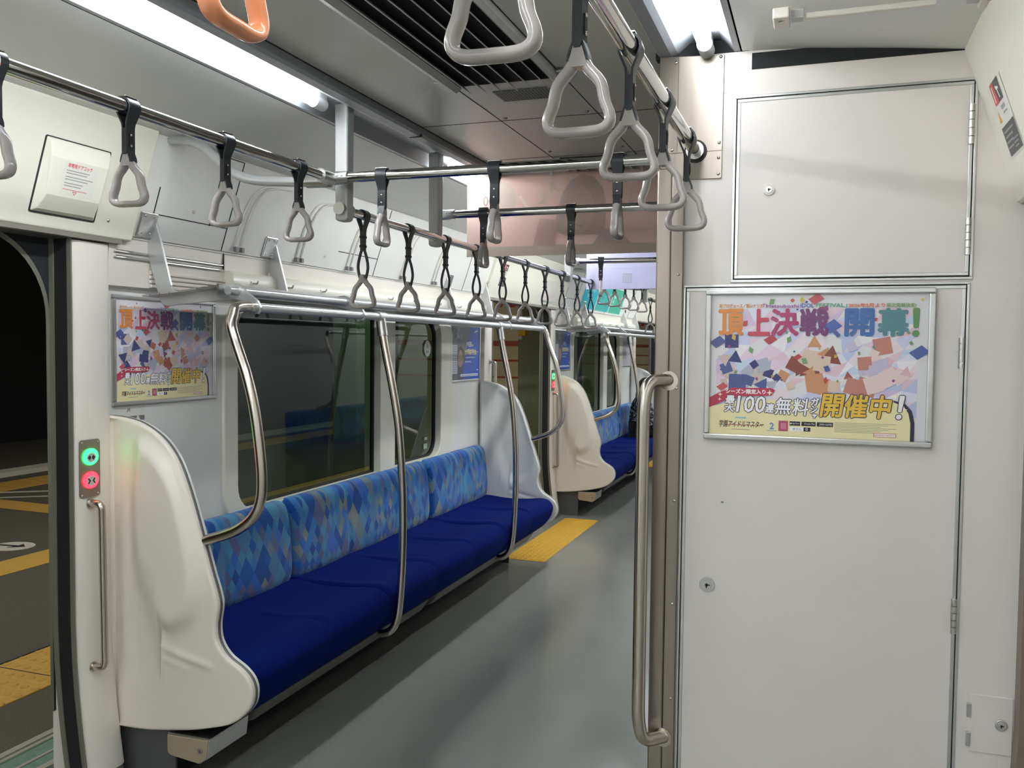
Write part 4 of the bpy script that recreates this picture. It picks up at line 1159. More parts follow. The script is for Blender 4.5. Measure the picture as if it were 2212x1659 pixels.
# small hatch beside the right-hand door
t = empty('hatch', (2.495, EY, 0.535), 'small hatch with round lock low beside the right-hand door', 'hatch')
bm = B(); box(bm, 0.0, 0.085, -0.003, 0.0, 0.0, 0.132); obj('panel', bm, M_cab, t, bevel=0.002)
for z in (0.028, 0.094):
    bm = B(); box(bm, -0.008, 0.001, -0.006, 0.0, z - 0.016, z + 0.016); obj('hinge', bm, M_alu, t, bevel=0.001)
lock(t, 0.062, 0.069, 0.0125, -0.003, M_alu)

# ================================================================== DOOR BUTTONS, DOOR HANDLES, COVERS, NOTICES
def button_panel(y, z, label):
    t = empty('door_button_panel', (0.0355, y, z), label, 'button panel', 'door button panels')
    bm = B(); prism(bm, rrect(-0.040, 0.040, -0.089, 0.089, 0.010, 5), 'x', 0.0, 0.004); obj('plate', bm, mat('button_plate', rgb(140, 130, 122), 0.35, 0.7), t, bevel=0.001)
    for zz, m, op in ((0.036, M_glow_g, True), (-0.036, M_glow_r, False)):
        bm = B(); prism(bm, [(0.030 * math.cos(2 * PI * k / 24), zz + 0.026 * math.sin(2 * PI * k / 24)) for k in range(24)], 'x', 0.004, 0.008); b = obj('button_ring', bm, m, t, bevel=0.001)
        bm = B(); prism(bm, [(0.018 * math.cos(2 * PI * k / 24), zz - 0.002 + 0.015 * math.sin(2 * PI * k / 24)) for k in range(24)], 'x', 0.008, 0.0095); obj('button_face', bm, M_btn, b)
        bm = B()
        for s in (-1, 1):
            if op: pts = [(s * 0.015, zz - .002), (s * 0.005, zz + 0.007), (s * 0.005, zz + 0.002), (s * 0.002, zz + 0.002), (s * 0.002, zz - 0.006), (s * 0.005, zz - 0.006), (s * 0.005, zz - 0.011)]
            else: pts = [(s * 0.003, zz - .002), (s * 0.012, zz + 0.008), (s * 0.015, zz + 0.005), (s * 0.009, zz - 0.002), (s * 0.015, zz - 0.009), (s * 0.012, zz - 0.012)]
            prism(bm, pts, 'x', 0.0095, 0.0100)
        obj('arrow_symbol', bm, M_dark, b)
    for yy in (-0.031, 0.031):
        for zz in (-0.081, 0.081):
            bm = B(); dome(bm, (0.004, yy, zz), 0.0035, (1, 0, 0)); obj('screw', bm, M_screw, t, smooth=50)
    bm = B(); box(bm, 0.004, 0.0043, -0.03, 0.028, 0.0005, 0.0025); box(bm, 0.004, 0.0043, -0.03, 0.022, -0.004, -0.002); obj('small_print', bm, M_gasket, t)
    return t
button_panel(-0.226, 1.049, 'lit green and red door buttons on the nearest white pillar')
button_panel(4.730, 1.155, 'green and red door buttons on the pillar beyond the second door')
def door_handle(y, z0, z1, label):
    t = empty('door_grab_bar', (0.036, y, z0), label, 'handle', 'vertical handles on the door pillars')
    h = z1 - z0
    d0 = pillar_profile(z0) - 0.035
    bm = B(); tube(bm, fillet([(d0 - 0.004, 0, 0), (d0 + 0.042, 0.004, 0), (0.044 + d0 * .2, 0.006, 0.05), (0.040, 0.006, h - 0.05), (0.040, 0.004, h), (-0.003, 0, h)], 0.032, 8), 0.0115, 16); obj('bar', bm, M_pole, t, smooth=50)
    bm = B(); tube(bm, [(-0.002, 0, h), (0.003, 0, h)], 0.016, 16); obj('flange', bm, M_pole, t, smooth=40)
    bm = B(); tube(bm, [(d0 - 0.003, 0, 0), (d0 + 0.003, 0, 0)], 0.016, 16); obj('flange', bm, M_pole, t, smooth=40)
    return t
door_handle(-0.224, 0.428, 0.940, 'steel door handle on the nearest white pillar')
door_handle(4.742, 0.425, 1.045, 'steel door handle on the pillar beyond the second door')
door_handle(3.235, 0.80, 1.33, 'steel door handle on the pillar before the second door')
def rootm(name, M, label, cat, group=None):
    t = empty(name, (0, 0, 0), label, cat, group); t.matrix_world = M; return t
LV = Vector((0.106, 0, 0.315)); RV = Vector((-0.106, 0, 0.315))
def left_lintel(y, v): return Vector((0.0605, y, 1.785)) + LV.normalized() * v
def right_lintel(y, v): return Vector((XR - 0.0605, y, 1.785)) + RV.normalized() * v
# emergency door-release cover
t = rootm('emergency_cover', frame_matrix(left_lintel(-0.46, 0.020), (0, 1, 0), LV), 'cream emergency door release cover over the near doorway', 'cover')
bm = B()
W, H = 0.228, 0.212
A = [bm.verts.new(p) for p in ((0, 0, 0), (W, 0, 0), (W, H, 0), (0, H, 0))]
Bq = [bm.verts.new(p) for p in ((0.012, 0.012, 0.012), (W - 0.012, 0.012, 0.012), (W - 0.006, H - 0.004, 0.010), (0.006, H - 0.004, 0.010))]
Cq = [bm.verts.new(p) for p in ((0.020, 0.058, 0.026), (W - 0.020, 0.058, 0.026), (W - 0.012, H - 0.048, 0.022), (0.012, H - 0.048, 0.022))]
for X_, Y_ in ((A, Bq), (Bq, Cq)):
    for i in range(4): bm.faces.new((X_[i], X_[(i + 1) % 4], Y_[(i + 1) % 4], Y_[i]))
bm.faces.new(Cq)
obj('lid', bm, M_cream, t, bevel=0.003)
bm = B(); prism(bm, rrect(-0.004, W + 0.004, -0.004, H + 0.003, 0.006, 3), 'z', -0.001, 0.0012); obj('gap', bm, M_dark, t)
pr = Print(); zt_ = 105
ink_r, ink_g = flat('red', 214, 84, 92), flat('grey', 150, 150, 150)
def on_lid(u, v):  # plane of the raised middle
    return None
pr2 = Print(0.0001)
pr2.rect(0.058, 0.178, 0.066, 0.160, flat('label', 226, 224, 214), 1)
pr2.text('非常用ドアコック', 0.070, 0.156, 0.144, 0.156, ink_r, 4, bold=0.0004)
for i, (a, b) in enumerate(((0.068, 0.150), (0.068, 0.142), (0.068, 0.166), (0.068, 0.150), (0.068, 0.135), (0.068, 0.128))): pr2.rect(a, b, 0.134 - i * .0075 - (i // 2) * .003, 0.1365 - i * .0075 - (i // 2) * .003, ink_g, 4)
pr2.rect(0.066, 0.152, 0.0805, 0.0820, ink_r, 4)
pr2.poly([(0.102, 0.078), (0.118, 0.078), (0.110, 0.067)], ink_r, 4); pr2.poly([(0.105, 0.0763), (0.115, 0.0763), (0.110, 0.0697)], flat('label', 226, 224, 214), 6)
q = pr2.build('printed_notice', t); q.location = (0.0, 0, 0.0255); q.rotation_euler = (-0.040, 0, 0)
q.location.z = 0.0292
bm = B(); dome(bm, (0, 0, 0), 0.006, (0, 0, 1)); o = obj('cover_screw', bm, M_screw, None, smooth=50); o.matrix_world = frame_matrix(left_lintel(-0.175, 0.030), (0, 1, 0), LV); tag(o, 'screw head beside the emergency door release cover', 'screw')
# emergency sign stickers on the lintels
def emergency_sign(M, label):
    t = rootm('emergency_sign', M, label, 'sign', 'emergency stickers over the doors')
    p = Print(0.0003)
    p.rect(0, 0.122, 0, 0.160, flat('sticker', 224, 222, 214), 1)
    k, r = flat('black', 66, 68, 68), flat('signred', 206, 70, 60)
    p.rect(0.022, 0.098, 0.112, 0.158, k, 2); p.poly([(0.022, 0.112), (0.060, 0.112), (0.050, 0.158), (0.022, 0.158)], r, 3)
    wh = flat('white', 238, 238, 234)
    p.rect(0.032, 0.038, 0.116, 0.150, wh, 4); p.poly([(0.062, 0.146), (0.085, 0.140), (0.085, 0.135), (0.062, 0.139)], wh, 4); p.poly([(0.068, 0.139), (0.075, 0.138), (0.080, 0.118), (0.074, 0.118)], wh, 4)
    p.rect(0.056, 0.090, 0.096, 0.104, flat('grey', 150, 150, 150), 2); p.rect(0.060, 0.096, 0.086, 0.090, flat('grey', 150, 150, 150), 2)
    p.poly([(0.010, 0.076), (0.034, 0.076), (0.022, 0.102)], flat('amber', 226, 170, 70), 2)
    p.rect(0.006, 0.118, 0.004, 0.066, k, 2)
    for i in range(4): p.rect(0.014, 0.094 - i * .012, 0.052 - i * .011, 0.056 - i * .011, flat('grey', 190, 190, 188), 3)
    for i in range(3): p.rect(0.066, 0.108 - i * .006, 0.028 - i * .008, 0.031 - i * .008, flat('grey', 190, 190, 188), 3)
    q = p.build('sticker_sheet', t)
    return t
emergency_sign(frame_matrix(right_lintel(-0.228, 0.062), (0, -1, 0), RV), 'red and black emergency sticker above the right-hand door')
emergency_sign(frame_matrix(left_lintel(3.25, 0.062), (0, 1, 0), LV), 'red and black emergency sticker over the second doorway')
# blank notice holder over the second door
t = rootm('notice_holder', frame_matrix(left_lintel(4.30, 0.02), (0, 1, 0), LV), 'grey notice frame at the far end of the second lintel', 'frame')
bm = B(); box(bm, 0, 0.30, 0, 0.17, 0, 0.003); obj('backing', bm, M_cab, t)
bm = B(); frame_strips(bm, 0, 0.30, 0, 0.17, 0.012, 0, 0.006); obj('border', bm, M_gray, t)
# numbered round stickers on the sloping wall panels
def number_sticker(y, z, txt, label):
    x = 0.040 + (z - 1.782) / 3.0 + 0.001
    t = rootm('number_sticker', frame_matrix((x, y, z), (0, 1, 0), (1 / 3.0, 0, 1)), label, 'sticker', 'round number stickers')
    p = Print(0.0003); p.disc(0, 0, 0.0115, flat('label', 222, 222, 216), 1); p.text(txt, -0.0065, 0.0065, -0.0045, 0.0045, flat('black', 66, 68, 68), 2)
    p.build('printed_disc', t)
number_sticker(0.205, 1.895, '22', 'round number 22 sticker on the sloping panel by the first strap rail')
number_sticker(1.10, 1.83, '11', 'round number sticker between the cable ducts, left one')
number_sticker(1.90, 1.83, '8', 'round number sticker between the cable ducts, right one')
# clear curved cable ducts with grey clips on the sloping panels
def cable_duct(y, label):
    t = empty('cable_duct', (0, y, 0), label, 'cable duct', 'pairs of curved cable ducts')
    f = lambda z: 0.043 + (z - 1.782) / 3.0
    for dy in (0.0, 0.036):
        bm = B(); tube(bm, smooth_path([(f(1.802), dy, 1.802), (f(1.88) + .001, dy, 1.88), (f(1.96) + .002, dy + 0.012, 1.96), (f(2.02), dy + 0.05, 2.02), (f(2.04), dy + 0.12, 2.045), (f(2.05), dy + 0.22, 2.055)], 5), 0.0042, 10); obj('duct', bm, mat('clear_duct', rgb(214, 213, 206), 0.25), t, smooth=50)
        bm = B(); box(bm, f(1.80), f(1.80) + 0.014, dy - 0.008, dy + 0.008, 1.786, 1.804); obj('duct_clip', bm, M_gasket, t, bevel=0.001)
    return t
d0 = cable_duct(0.47, 'pair of curved cable ducts behind the second strap on the near rail')
for i, y in enumerate((0.88, 1.30, 1.86, 2.26)): dup(d0, y - 0.47, label=['curved cable ducts just behind the first white post', 'curved cable ducts behind the left crossbar strap', 'curved cable ducts left of the second white post', 'curved cable ducts right of the second white post'][i])
d0['group'] = 'pairs of curved cable ducts'
# under-bench control boxes
def control_box(label):
    t = empty('control_box', (0.25, S0 - 0.030, 0.145), label, 'box', 'steel boxes under the partitions')
    bm = B(); prism(bm, [(0, 0.012), (0.012, 0.0), (0.122, -0.010), (0.152, 0.010), (0.160, 0.074), (0.0, 0.070)], 'y', 0.004, 0.20); obj('body', bm, M_alu, t, bevel=0.002)
    bm = B(); prism(bm, [(0.002, 0.012), (0.014, 0.002), (0.121, -0.008), (0.149, 0.011), (0.157, 0.070), (0.002, 0.066)], 'y', 0.0, 0.004); p = obj('lid', bm, mat('tan_lid', rgb(176, 162, 136), 0.45, 0.3), t, bevel=0.002)
    bm = B(); prism(bm, [(0.128 + 0.009 * math.cos(2 * PI * k / 20), 0.034 + 0.009 * math.sin(2 * PI * k / 20)) for k in range(20)], 'y', -0.003, 0.0); obj('lock', bm, M_alu, p)
    bm = B(); box(bm, 0.1265, 0.1295, -0.0034, -0.003, 0.029, 0.036); obj('keyhole', bm, M_dark, p)
    return t
k1 = control_box('tan locked box under the nearest white partition')
dup(k1, P, 'tan locked box under the partition beyond the second door')
# route notice behind the near partition
t = rootm('route_notice', frame_matrix((0.001, -0.085, 1.10), (0, 1, 0), (0, 0, 1)), 'small white notice half hidden behind the near partition', 'notice')
p = Print(0.0003); p.rect(0, 0.135, 0, 0.133, flat('label', 222, 222, 216), 1); p.text('JR', 0.052, 0.068, 0.108, 0.120, flat('grey2', 120, 120, 120), 2, bold=0.0006, shear=0.1)
p.rect(0.008, 0.132, 0.078, 0.094, flat('grey2', 120, 120, 120), 2); p.poly([(0.092, 0.080), (0.112, 0.080), (0.102, 0.100)], flat('label', 222, 222, 216), 3); p.build('printed_sheet', t)
# stickers on the windows
t = rootm('window_sticker', frame_matrix((-0.030, 2.375, 1.42), (0, 1, 0), (0, 0, 1)), 'pale round sticker high on the small window pane', 'sticker')
p = Print(0.0004); p.disc(0, 0, 0.045, flat('pale', 188, 196, 188), 1, ry=0.048); p.disc(0, 0.012, 0.014, flat('palegrey', 150, 160, 152), 2); p.rect(-0.02, 0.02, -0.026, -0.012, flat('palegrey', 150, 160, 152), 2); p.build('printed_disc', t)
t = rootm('window_sticker', frame_matrix((-0.030, 2.33, 0.83), (0, 1, 0), (0, 0, 1)), 'small pale sticker at the lower corner of the small pane', 'sticker')
p = Print(0.0004); p.rect(0, 0.05, 0, 0.03, flat('greenpale', 150, 176, 150), 1); p.rect(0.01, 0.05, 0.05, 0.068, flat('greenpale', 150, 176, 150), 1); p.build('printed_sheet', t)
print('fittings done')

# ================================================================== POSTERS
PW, PH, FB = 0.507, 0.363, 0.0135
def poster_frame(t):
    bm = B()
    for (a, b, c, d_) in ((0, PW, 0, FB), (0, PW, PH - FB, PH), (0, FB, FB, PH - FB), (PW - FB, PW, FB, PH - FB)):
        box(bm, a, b, c, d_, 0.0, 0.011)
    obj('frame', bm, M_alu, t, bevel=0.003)
    bm = B(); box(bm, FB - .003, PW - FB + .003, FB - .003, PH - FB + .003, 0.0, 0.004); obj('paper', bm, M_paper, t)
def I(r, g, b): return flat('%d_%d_%d' % (r, g, b), r, g, b, 0.3)
def festival_poster(M, label, seed, group='framed festival posters'):
    t = rootm('poster', M, label, 'poster', group); poster_frame(t)
    rd = random.Random(seed)
    w_, h_ = PW - 2 * FB, PH - 2 * FB
    p = Print(0.00016, 0.0041)
    U = lambda u: FB + u * w_
    V = lambda v: FB + v * h_
    S = lambda pts: [(U(a), V(b)) for a, b in pts]
    # faceted pastel ground
    pal = [(228, 206, 222), (206, 208, 234), (222, 222, 236), (214, 192, 220), (198, 214, 234), (232, 218, 224), (236, 232, 236), (190, 196, 228), (226, 196, 208)]
    nx, ny = 11, 8
    gp = [[(0.03 + 0.93 * (i + (rd.uniform(-.35, .35) if 0 < i < nx else 0)) / nx, 0.16 + 0.74 * (j + (rd.uniform(-.35, .35) if 0 < j < ny else 0)) / ny) for j in range(ny + 1)] for i in range(nx + 1)]
    for i in range(nx):
        for j in range(ny):
            a, b, c, d_ = gp[i][j], gp[i + 1][j], gp[i + 1][j + 1], gp[i][j + 1]
            for tri in ((a, b, c), (a, c, d_)):
                if rd.random() < 0.72: p.poly(S(tri), I(*pal[rd.randrange(len(pal))]), 1)
    # larger abstract shards across the middle
    for cx, cs in ((0.17, [(62, 66, 118), (84, 96, 148), (176, 180, 196), (208, 188, 180)]), (0.48, [(140, 78, 66), (176, 92, 80), (222, 196, 178), (206, 148, 110)]), (0.76, [(222, 184, 192), (232, 208, 206), (200, 190, 216), (196, 132, 120)])):
        for k in range(22):
            u = cx + rd.gauss(0, 0.075); v = 0.47 + rd.gauss(0, 0.11); r = rd.uniform(.018, .06); a0 = rd.uniform(0, 6)
            n = rd.choice((3, 4, 4)); v = max(0.36, min(0.70, v)); u = max(0.07, min(0.91, u))
            p.poly([(U(u) + r * w_ * math.cos(a0 + q * 2 * PI / n), V(v) + r * w_ * math.sin(a0 + q * 2 * PI / n)) for q in range(n)], I(*rd.choice(cs)), 2 + k % 6)
    for k in range(46):   # confetti
        u, v = rd.uniform(.025, .975), rd.uniform(.38, .97); r = rd.choice((.003, .004, .005, .009)); a0 = rd.uniform(0, 6)
        c = rd.choice([(190, 80, 84), (70, 90, 160), (120, 160, 110), (150, 80, 130), (206, 178, 84)])
        p.poly([(U(u) + r * math.cos(a0 + q * PI / 2) * (1, .6)[q % 2], V(v) + r * math.sin(a0 + q * PI / 2)) for q in range(4)], I(*c), 9)
    for u, v, r, c in ((.575, .775, .022, (84, 104, 172)), (.965, .60, .022, (84, 100, 160)), (.42, .56, .010, (190, 70, 80)), (.29, .68, .016, (186, 76, 86)), (.50, .965, .018, (196, 96, 100)), (.035, .66, .020, (86, 96, 150)), (.06, .34, .014, (196, 90, 96))):
        p.poly([(U(u) - r, V(v)), (U(u) - r * .2, V(v) - r * .7), (U(u) + r, V(v) + r * .1), (U(u) + r * .2, V(v) + r * .8)], I(*c), 10)
    # headline
    big = [('頂', .040, .155, (222, 140, 70)), ('上', .185, .283, (200, 76, 100)), ('決', .293, .418, (176, 66, 112)), ('戦', .430, .557, (122, 66, 118)), ('開', .636, .760, (74, 112, 172)), ('幕', .783, .913, (92, 138, 146)), ('！', .935, .958, (104, 150, 92))]
    for ch, a, b, c in big: p.text(ch, U(a), U(b), V(.715), V(.895), I(*c), 12, bold=0.0024)
    p.text('、', U(.573), U(.612), V(.705), V(.76), I(90, 100, 160), 12, bold=0.0016)
    seg = [('新プロデュース／新シナリオ', .040, .250, (214, 152, 96)), ('「Hatsuboshi', .252, .420, (160, 100, 160)), ('IDOL', .428, .490, (96, 104, 176)), ('FESTIVAL」', .500, .640, (104, 164, 140)), ('2026年5月より', .648, .810, (214, 120, 84)), ('順次実装決定!', .816, .945, (140, 168, 116))]
    for s, a, b, c in seg: p.text(s, U(a), U(b), V(.908), V(.936), I(*c), 13, bold=0.00035)
    # cream panel, crimson ribbon
    cream = [(0.0, 0.0), (0.935, 0.0), (0.935, .12), (0.925, .19), (0.905, .235), (.86, .262), (.60, .24), (.30, .255), (.12, .238), (0.0, .195)]
    p.poly(S([(0.94 + .012, 0.0), (0.952, .125), (0.940, .205), (0.912, .252), (.86, .275), (.86, .0)]), I(50, 50, 72), 13)
    p.poly(S(cream), I(240, 230, 178), 14)
    p.poly(S([(0.0, .19), (0.0, .262), (.055, .305), (.11, .335), (.30, .338), (.318, .325), (.30, .285), (.16, .275), (.08, .245)]), I(190, 60, 88), 15)
    p.text('シーズン限定入り', U(.080), U(.272), V(.294), V(.326), I(244, 240, 242), 16, bold=0.0005)
    for u, v, r in ((.292, .305, .008), (.052, .285, .006), (.05, .25, .005), (.535, .295, .006), (.865, .30, .008), (.905, .215, .008)):
        p.poly([(U(u), V(v) + r), (U(u) + r * .2, V(v) + r * .2), (U(u) + r, V(v)), (U(u) + r * .2, V(v) - r * .2), (U(u), V(v) - r), (U(u) - r * .2, V(v) - r * .2), (U(u) - r, V(v)), (U(u) - r * .2, V(v) + r * .2)], I(248, 240, 214), 17)
    sl = [('最', .078, .122, .222, .278), ('大', .074, .120, .162, .216), ('100', .132, .268, .163, .278), ('連', .272, .312, .165, .228), ('無', .318, .390, .155, .272), ('料', .400, .472, .152, .270), ('ガ', .486, .520, .225, .275), ('シ', .484, .514, .172, .222), ('ャ', .494, .514, .136, .166)]
    for ch, a, b, c, d_ in sl:
        p.text(ch, U(a), U(b), V(c), V(d_), I(58, 52, 70), 18, bold=0.0024, shear=.12)
        p.text(ch, U(a), U(b), V(c), V(d_), I(244, 242, 246), 20, bold=0.0008, shear=.12)
    for ch, a, b in (('開', .530, .625), ('催', .636, .735), ('中', .752, .838), ('！', .872, .892)):
        p.text(ch, U(a), U(b), V(.150), V(.305), I(58, 52, 70), 18, bold=0.0032, shear=.14)
        p.text(ch, U(a), U(b), V(.150), V(.305), I(232, 190, 74) if ch != '！' else I(244, 240, 236), 20, bold=0.0014, shear=.14)
    # lower strip of logos
    p.text('学園アイドルマスター', U(.048), U(.265), V(.052), V(.100), I(70, 56, 62), 16, bold=0.0002, shear=.12)
    p.rect(U(.085), U(.262), V(.066), V(.071), I(206, 96, 104), 15); p.rect(U(.130), U(.182), V(.116), V(.126), I(150, 196, 206), 15); p.rect(U(.11), U(.20), V(.034), V(.039), I(196, 160, 160), 15)
    p.text('2', U(.296), U(.316), V(.048), V(.092), I(120, 140, 206), 16, bold=0.0005); p.rect(U(.284), U(.33), V(.034), V(.038), I(160, 160, 200), 15)
    p.rect(U(.338), U(.383), V(.036), V(.110), I(186, 84, 112), 15); p.rect(U(.348), U(.374), V(.052), V(.094), I(216, 130, 150), 16)
    for s, a, b in (('App Store', .390, .440), ('Google Play', .446, .512), ('DMM GAMES', .517, .592)):
        p.rect(U(a), U(b), V(.078), V(.108), I(44, 42, 48), 15)
        p.text(s, U(a + .012), U(b - .004), V(.086), V(.100), I(232, 230, 232), 16)
    p.disc(U(.396), V(.093), .0020, I(232, 230, 232), 16)
    p.rect(U(.390), U(.488), V(.040), V(.068), I(250, 250, 250), 15); p.text('学マス', U(.405), U(.445), V(.046), V(.062), I(60, 56, 60), 16); p.rect(U(.456), U(.488), V(.040), V(.068), I(44, 42, 48), 16); p.disc(U(.471), V(.055), .0028, I(240, 240, 240), 17); p.disc(U(.471), V(.055), .0016, I(44, 42, 48), 18)
    for i in range(7): p.rect(U(.598), U(.875 - (i % 3) * .035 - (.10 if i > 5 else 0)), V(.108 - i * .0105), V(.1115 - i * .0105), I(176, 168, 140), 15)
    p.rect(U(.775), U(.875), V(.020), V(.048), I(200, 70, 96), 15); p.rect(U(.778), U(.872), V(.023), V(.045), I(246, 240, 230), 16); p.text('BANDAI NAMCO', U(.782), U(.868), V(.028), V(.040), I(190, 60, 90), 17)
    p.build('print', t)
    return t
festival_poster(frame_matrix((1.890, EY - 0.0055, 1.219), (1, 0, 0), (0, 0, 1)), 'large framed festival poster on the tall cabinet door', 3)
festival_poster(frame_matrix((0.001, -0.098, 1.231), (0, 1, 0), (0, 0, 1)), 'framed festival poster on the left wall under the luggage rack', 11)
def blue_poster(M, label, group='framed blue posters'):
    t = rootm('poster', M, label, 'poster', group); poster_frame(t)
    w_, h_ = PW - 2 * FB, PH - 2 * FB
    U = lambda u: FB + u * w_
    V = lambda v: FB + v * h_
    p = Print(0.0002, 0.0041); rd = random.Random(5)
    p.rect(U(0), U(1), V(0), V(1), I(52, 92, 190), 1)
    p.poly([(U(0), V(0)), (U(.30), V(0)), (U(.46), V(.35)), (U(.58), V(.7)), (U(.66), V(1)), (U(0), V(1))], I(112, 116, 124), 2)
    for k in range(26):
        u, v, r = rd.uniform(.02, .42), rd.uniform(.3, .97), rd.uniform(.015, .05); a0 = rd.uniform(0, 6)
        p.poly([(U(u) + r * math.cos(a0 + q * 2.1), V(v) + r * math.sin(a0 + q * 2.1)) for q in range(3)], I(*rd.choice([(92, 96, 104), (134, 138, 146), (78, 80, 90), (150, 150, 156)])), 3)
    p.rect(U(.06), U(.22), V(.12), V(.66), I(196, 200, 208), 5)
    for i in range(12): p.rect(U(.08), U(.20), V(.15 + i * .042), V(.165 + i * .042), I(150, 154, 166), 6)
    p.disc(U(.33), V(.40), .040, I(176, 140, 130), 5, ry=.055); p.disc(U(.34), V(.50), .044, I(88, 74, 74), 4, ry=.046); p.rect(U(.25), U(.42), V(.0), V(.27), I(84, 88, 108), 4)
    p.poly([(U(.80), V(.90)), (U(.86), V(.94)), (U(.96), V(.945)), (U(.90), V(.915)), (U(.84), V(.895))], I(236, 240, 248), 5)
    p.text('WEB', U(.52), U(.72), V(.63), V(.72), I(240, 242, 248), 6, bold=.001); p.text('の', U(.735), U(.78), V(.63), V(.67), I(240, 242, 248), 6, bold=.0006)
    p.text('合同説明会', U(.48), U(.89), V(.47), V(.58), I(240, 232, 170), 6, bold=.0012); p.text('で', U(.905), U(.955), V(.48), V(.54), I(240, 242, 248), 6)
    for a, b, v in ((.50, .84, .40), (.48, .70, .32)): p.rect(U(a), U(b), V(v), V(v + .035), I(150, 176, 226), 6)
    p.rect(U(.33), U(.95), V(.06), V(.105), I(236, 240, 248), 6); p.rect(U(.36), U(.92), V(.075), V(.088), I(120, 140, 190), 7)
    p.rect(U(.90), U(.96), V(.165), V(.185), I(220, 226, 244), 6)
    p.build('print', t); return t
blue_poster(frame_matrix((0.001, 2.622, 1.209), (0, 1, 0), (0, 0, 1)), 'blue framed poster by the window before the second door')
blue_poster(frame_matrix((0.001, P - 0.075, 1.225), (0, 1, 0), (0, 0, 1)), 'blue framed poster at the start of the farther bench')
t = rootm('poster', frame_matrix((0.001, P + 2.622, 1.209), (0, 1, 0), (0, 0, 1)), 'pale framed poster on the wall above the seated person', 'poster'); poster_frame(t)
p = Print(0.0003, 0.0041); p.rect(.02, .487, .02, .343, I(206, 200, 210), 1); p.rect(.05, .25, .10, .30, I(186, 170, 186), 2); p.rect(.28, .46, .22, .30, I(170, 170, 186), 2); p.build('print', t)

# hanging posters
def hanging(y, z0, h, label, m):
    t = empty('hanging_poster', (0.70, y, z0), label, 'poster', 'hanging posters across the aisle')
    bm = B(); prism(bm, [(0, 0), (1.15, 0), (1.15, h), (0, h)], 'y', 0.0, 0.0008); obj('sheet', bm, m, t)
    bm = B(); box(bm, -0.01, 1.16, 0.0010, 0.010, h - 0.012, h + 0.012); obj('clip_bar', bm, M_white, t)
    for x in (0.10, 0.38, 0.76, 1.05):
        bm = B(); box(bm, x - 0.006, x + 0.006, -0.006, 0.004, h - 0.016, h + 0.006); obj('clip', bm, M_gray, t, bevel=0.001)
    for x in (0.2, 0.95):
        bm = B(); tube(bm, [(x, 0.006, h), (x, 0.006, CZ - z0 + 0.001)], 0.004, 8); obj('hanger', bm, M_gray, t)
    return t
Mp = paper('pink', 228, 206, 197)
T = lambda r, g, b: paper('%d_%d_%d' % (r, g, b), r, g, b, 0.45)
HZ, HH = 1.822, 0.345
t = hanging(1.20, HZ, HH, 'pink poster hanging across the aisle, seen from the back', Mp)
p = Print(0.0003)
p.rect(0, 1.15, 0, 0.042, T(212, 206, 194), 1); p.poly([(0, 0.042), (0.10, 0.042), (0.13, 0.20), (0.22, 0.345), (0, 0.345)], T(230, 212, 204), 1)
p.disc(0.150, 0.235, 0.075, T(214, 204, 194), 2, ry=0.085)
p.text('000', 0.075, 0.150, 0.215, 0.258, T(166, 150, 148), 3, mirror=True); p.text('突破', 0.100, 0.150, 0.180, 0.205, T(166, 150, 148), 3, mirror=True)
for ch, u, v, a in (('L', 0.245, 0.215, .6), ('L', 0.325, 0.250, .35), ('A', 0.385, 0.285, .15), ('O', 0.665, 0.275, -.25), ('G', 0.725, 0.220, -.45)):
    p.text(ch, u - 0.022, u + 0.022, v - 0.032, v + 0.032, T(240, 226, 214), 3, mirror=True, rot=a, bold=0.001)
hair = [(0.395, 0.10), (0.405, 0.18), (0.425, 0.25), (0.460, 0.305), (0.510, 0.330), (0.560, 0.318), (0.600, 0.27), (0.615, 0.20), (0.612, 0.12), (0.600, 0.075), (0.560, 0.08), (0.440, 0.08)]
p.poly(hair, T(206, 192, 186), 3)
p.poly([(0.440, 0.12), (0.442, 0.20), (0.462, 0.255), (0.505, 0.280), (0.545, 0.262), (0.566, 0.205), (0.562, 0.15), (0.540, 0.105), (0.505, 0.085), (0.465, 0.095)], T(222, 200, 190), 4)
for u in (0.468, 0.532): p.poly([(u - .016, 0.190), (u, 0.197), (u + .016, 0.190), (u, 0.187)], T(200, 182, 175), 5)
p.poly([(0.482, 0.125), (0.505, 0.120), (0.530, 0.126), (0.505, 0.112)], T(206, 180, 172), 5)
p.poly([(0.30, 0.042), (0.33, 0.155), (0.41, 0.145), (0.40, 0.042)], T(214, 192, 184), 5)
p.poly([(0.56, 0.042), (0.60, 0.10), (0.66, 0.105), (0.72, 0.042)], T(206, 196, 192), 5)
for k in range(3): p.poly([(0.78 + k * .05, 0.16), (0.80 + k * .05, 0.165), (0.815 + k * .05, 0.15), (0.80 + k * .05, 0.158)], T(222, 204, 194), 5)
q = p.build('print', t); q.rotation_euler = (PI / 2, 0, 0); q.location = (0, -0.0002, 0)
t = hanging(3.25, 1.815, 0.35, 'lavender poster hanging beyond the pink one', paper('lavender', 214, 212, 232))
p = Print(0.0003); p.rect(0.06, 1.1, 0.14, 0.165, T(222, 220, 236), 1); p.rect(0.24, 0.30, 0.04, 0.10, T(196, 194, 212), 1); p.rect(0.245, 0.295, 0.045, 0.095, T(212, 210, 226), 2)
for k in range(5): p.rect(0.22 + k * .12, 0.30 + k * .12, 0.25, 0.29, T(218, 216, 232), 1)
q = p.build('print', t); q.rotation_euler = (PI / 2, 0, 0); q.location = (0, -0.0002, 0)
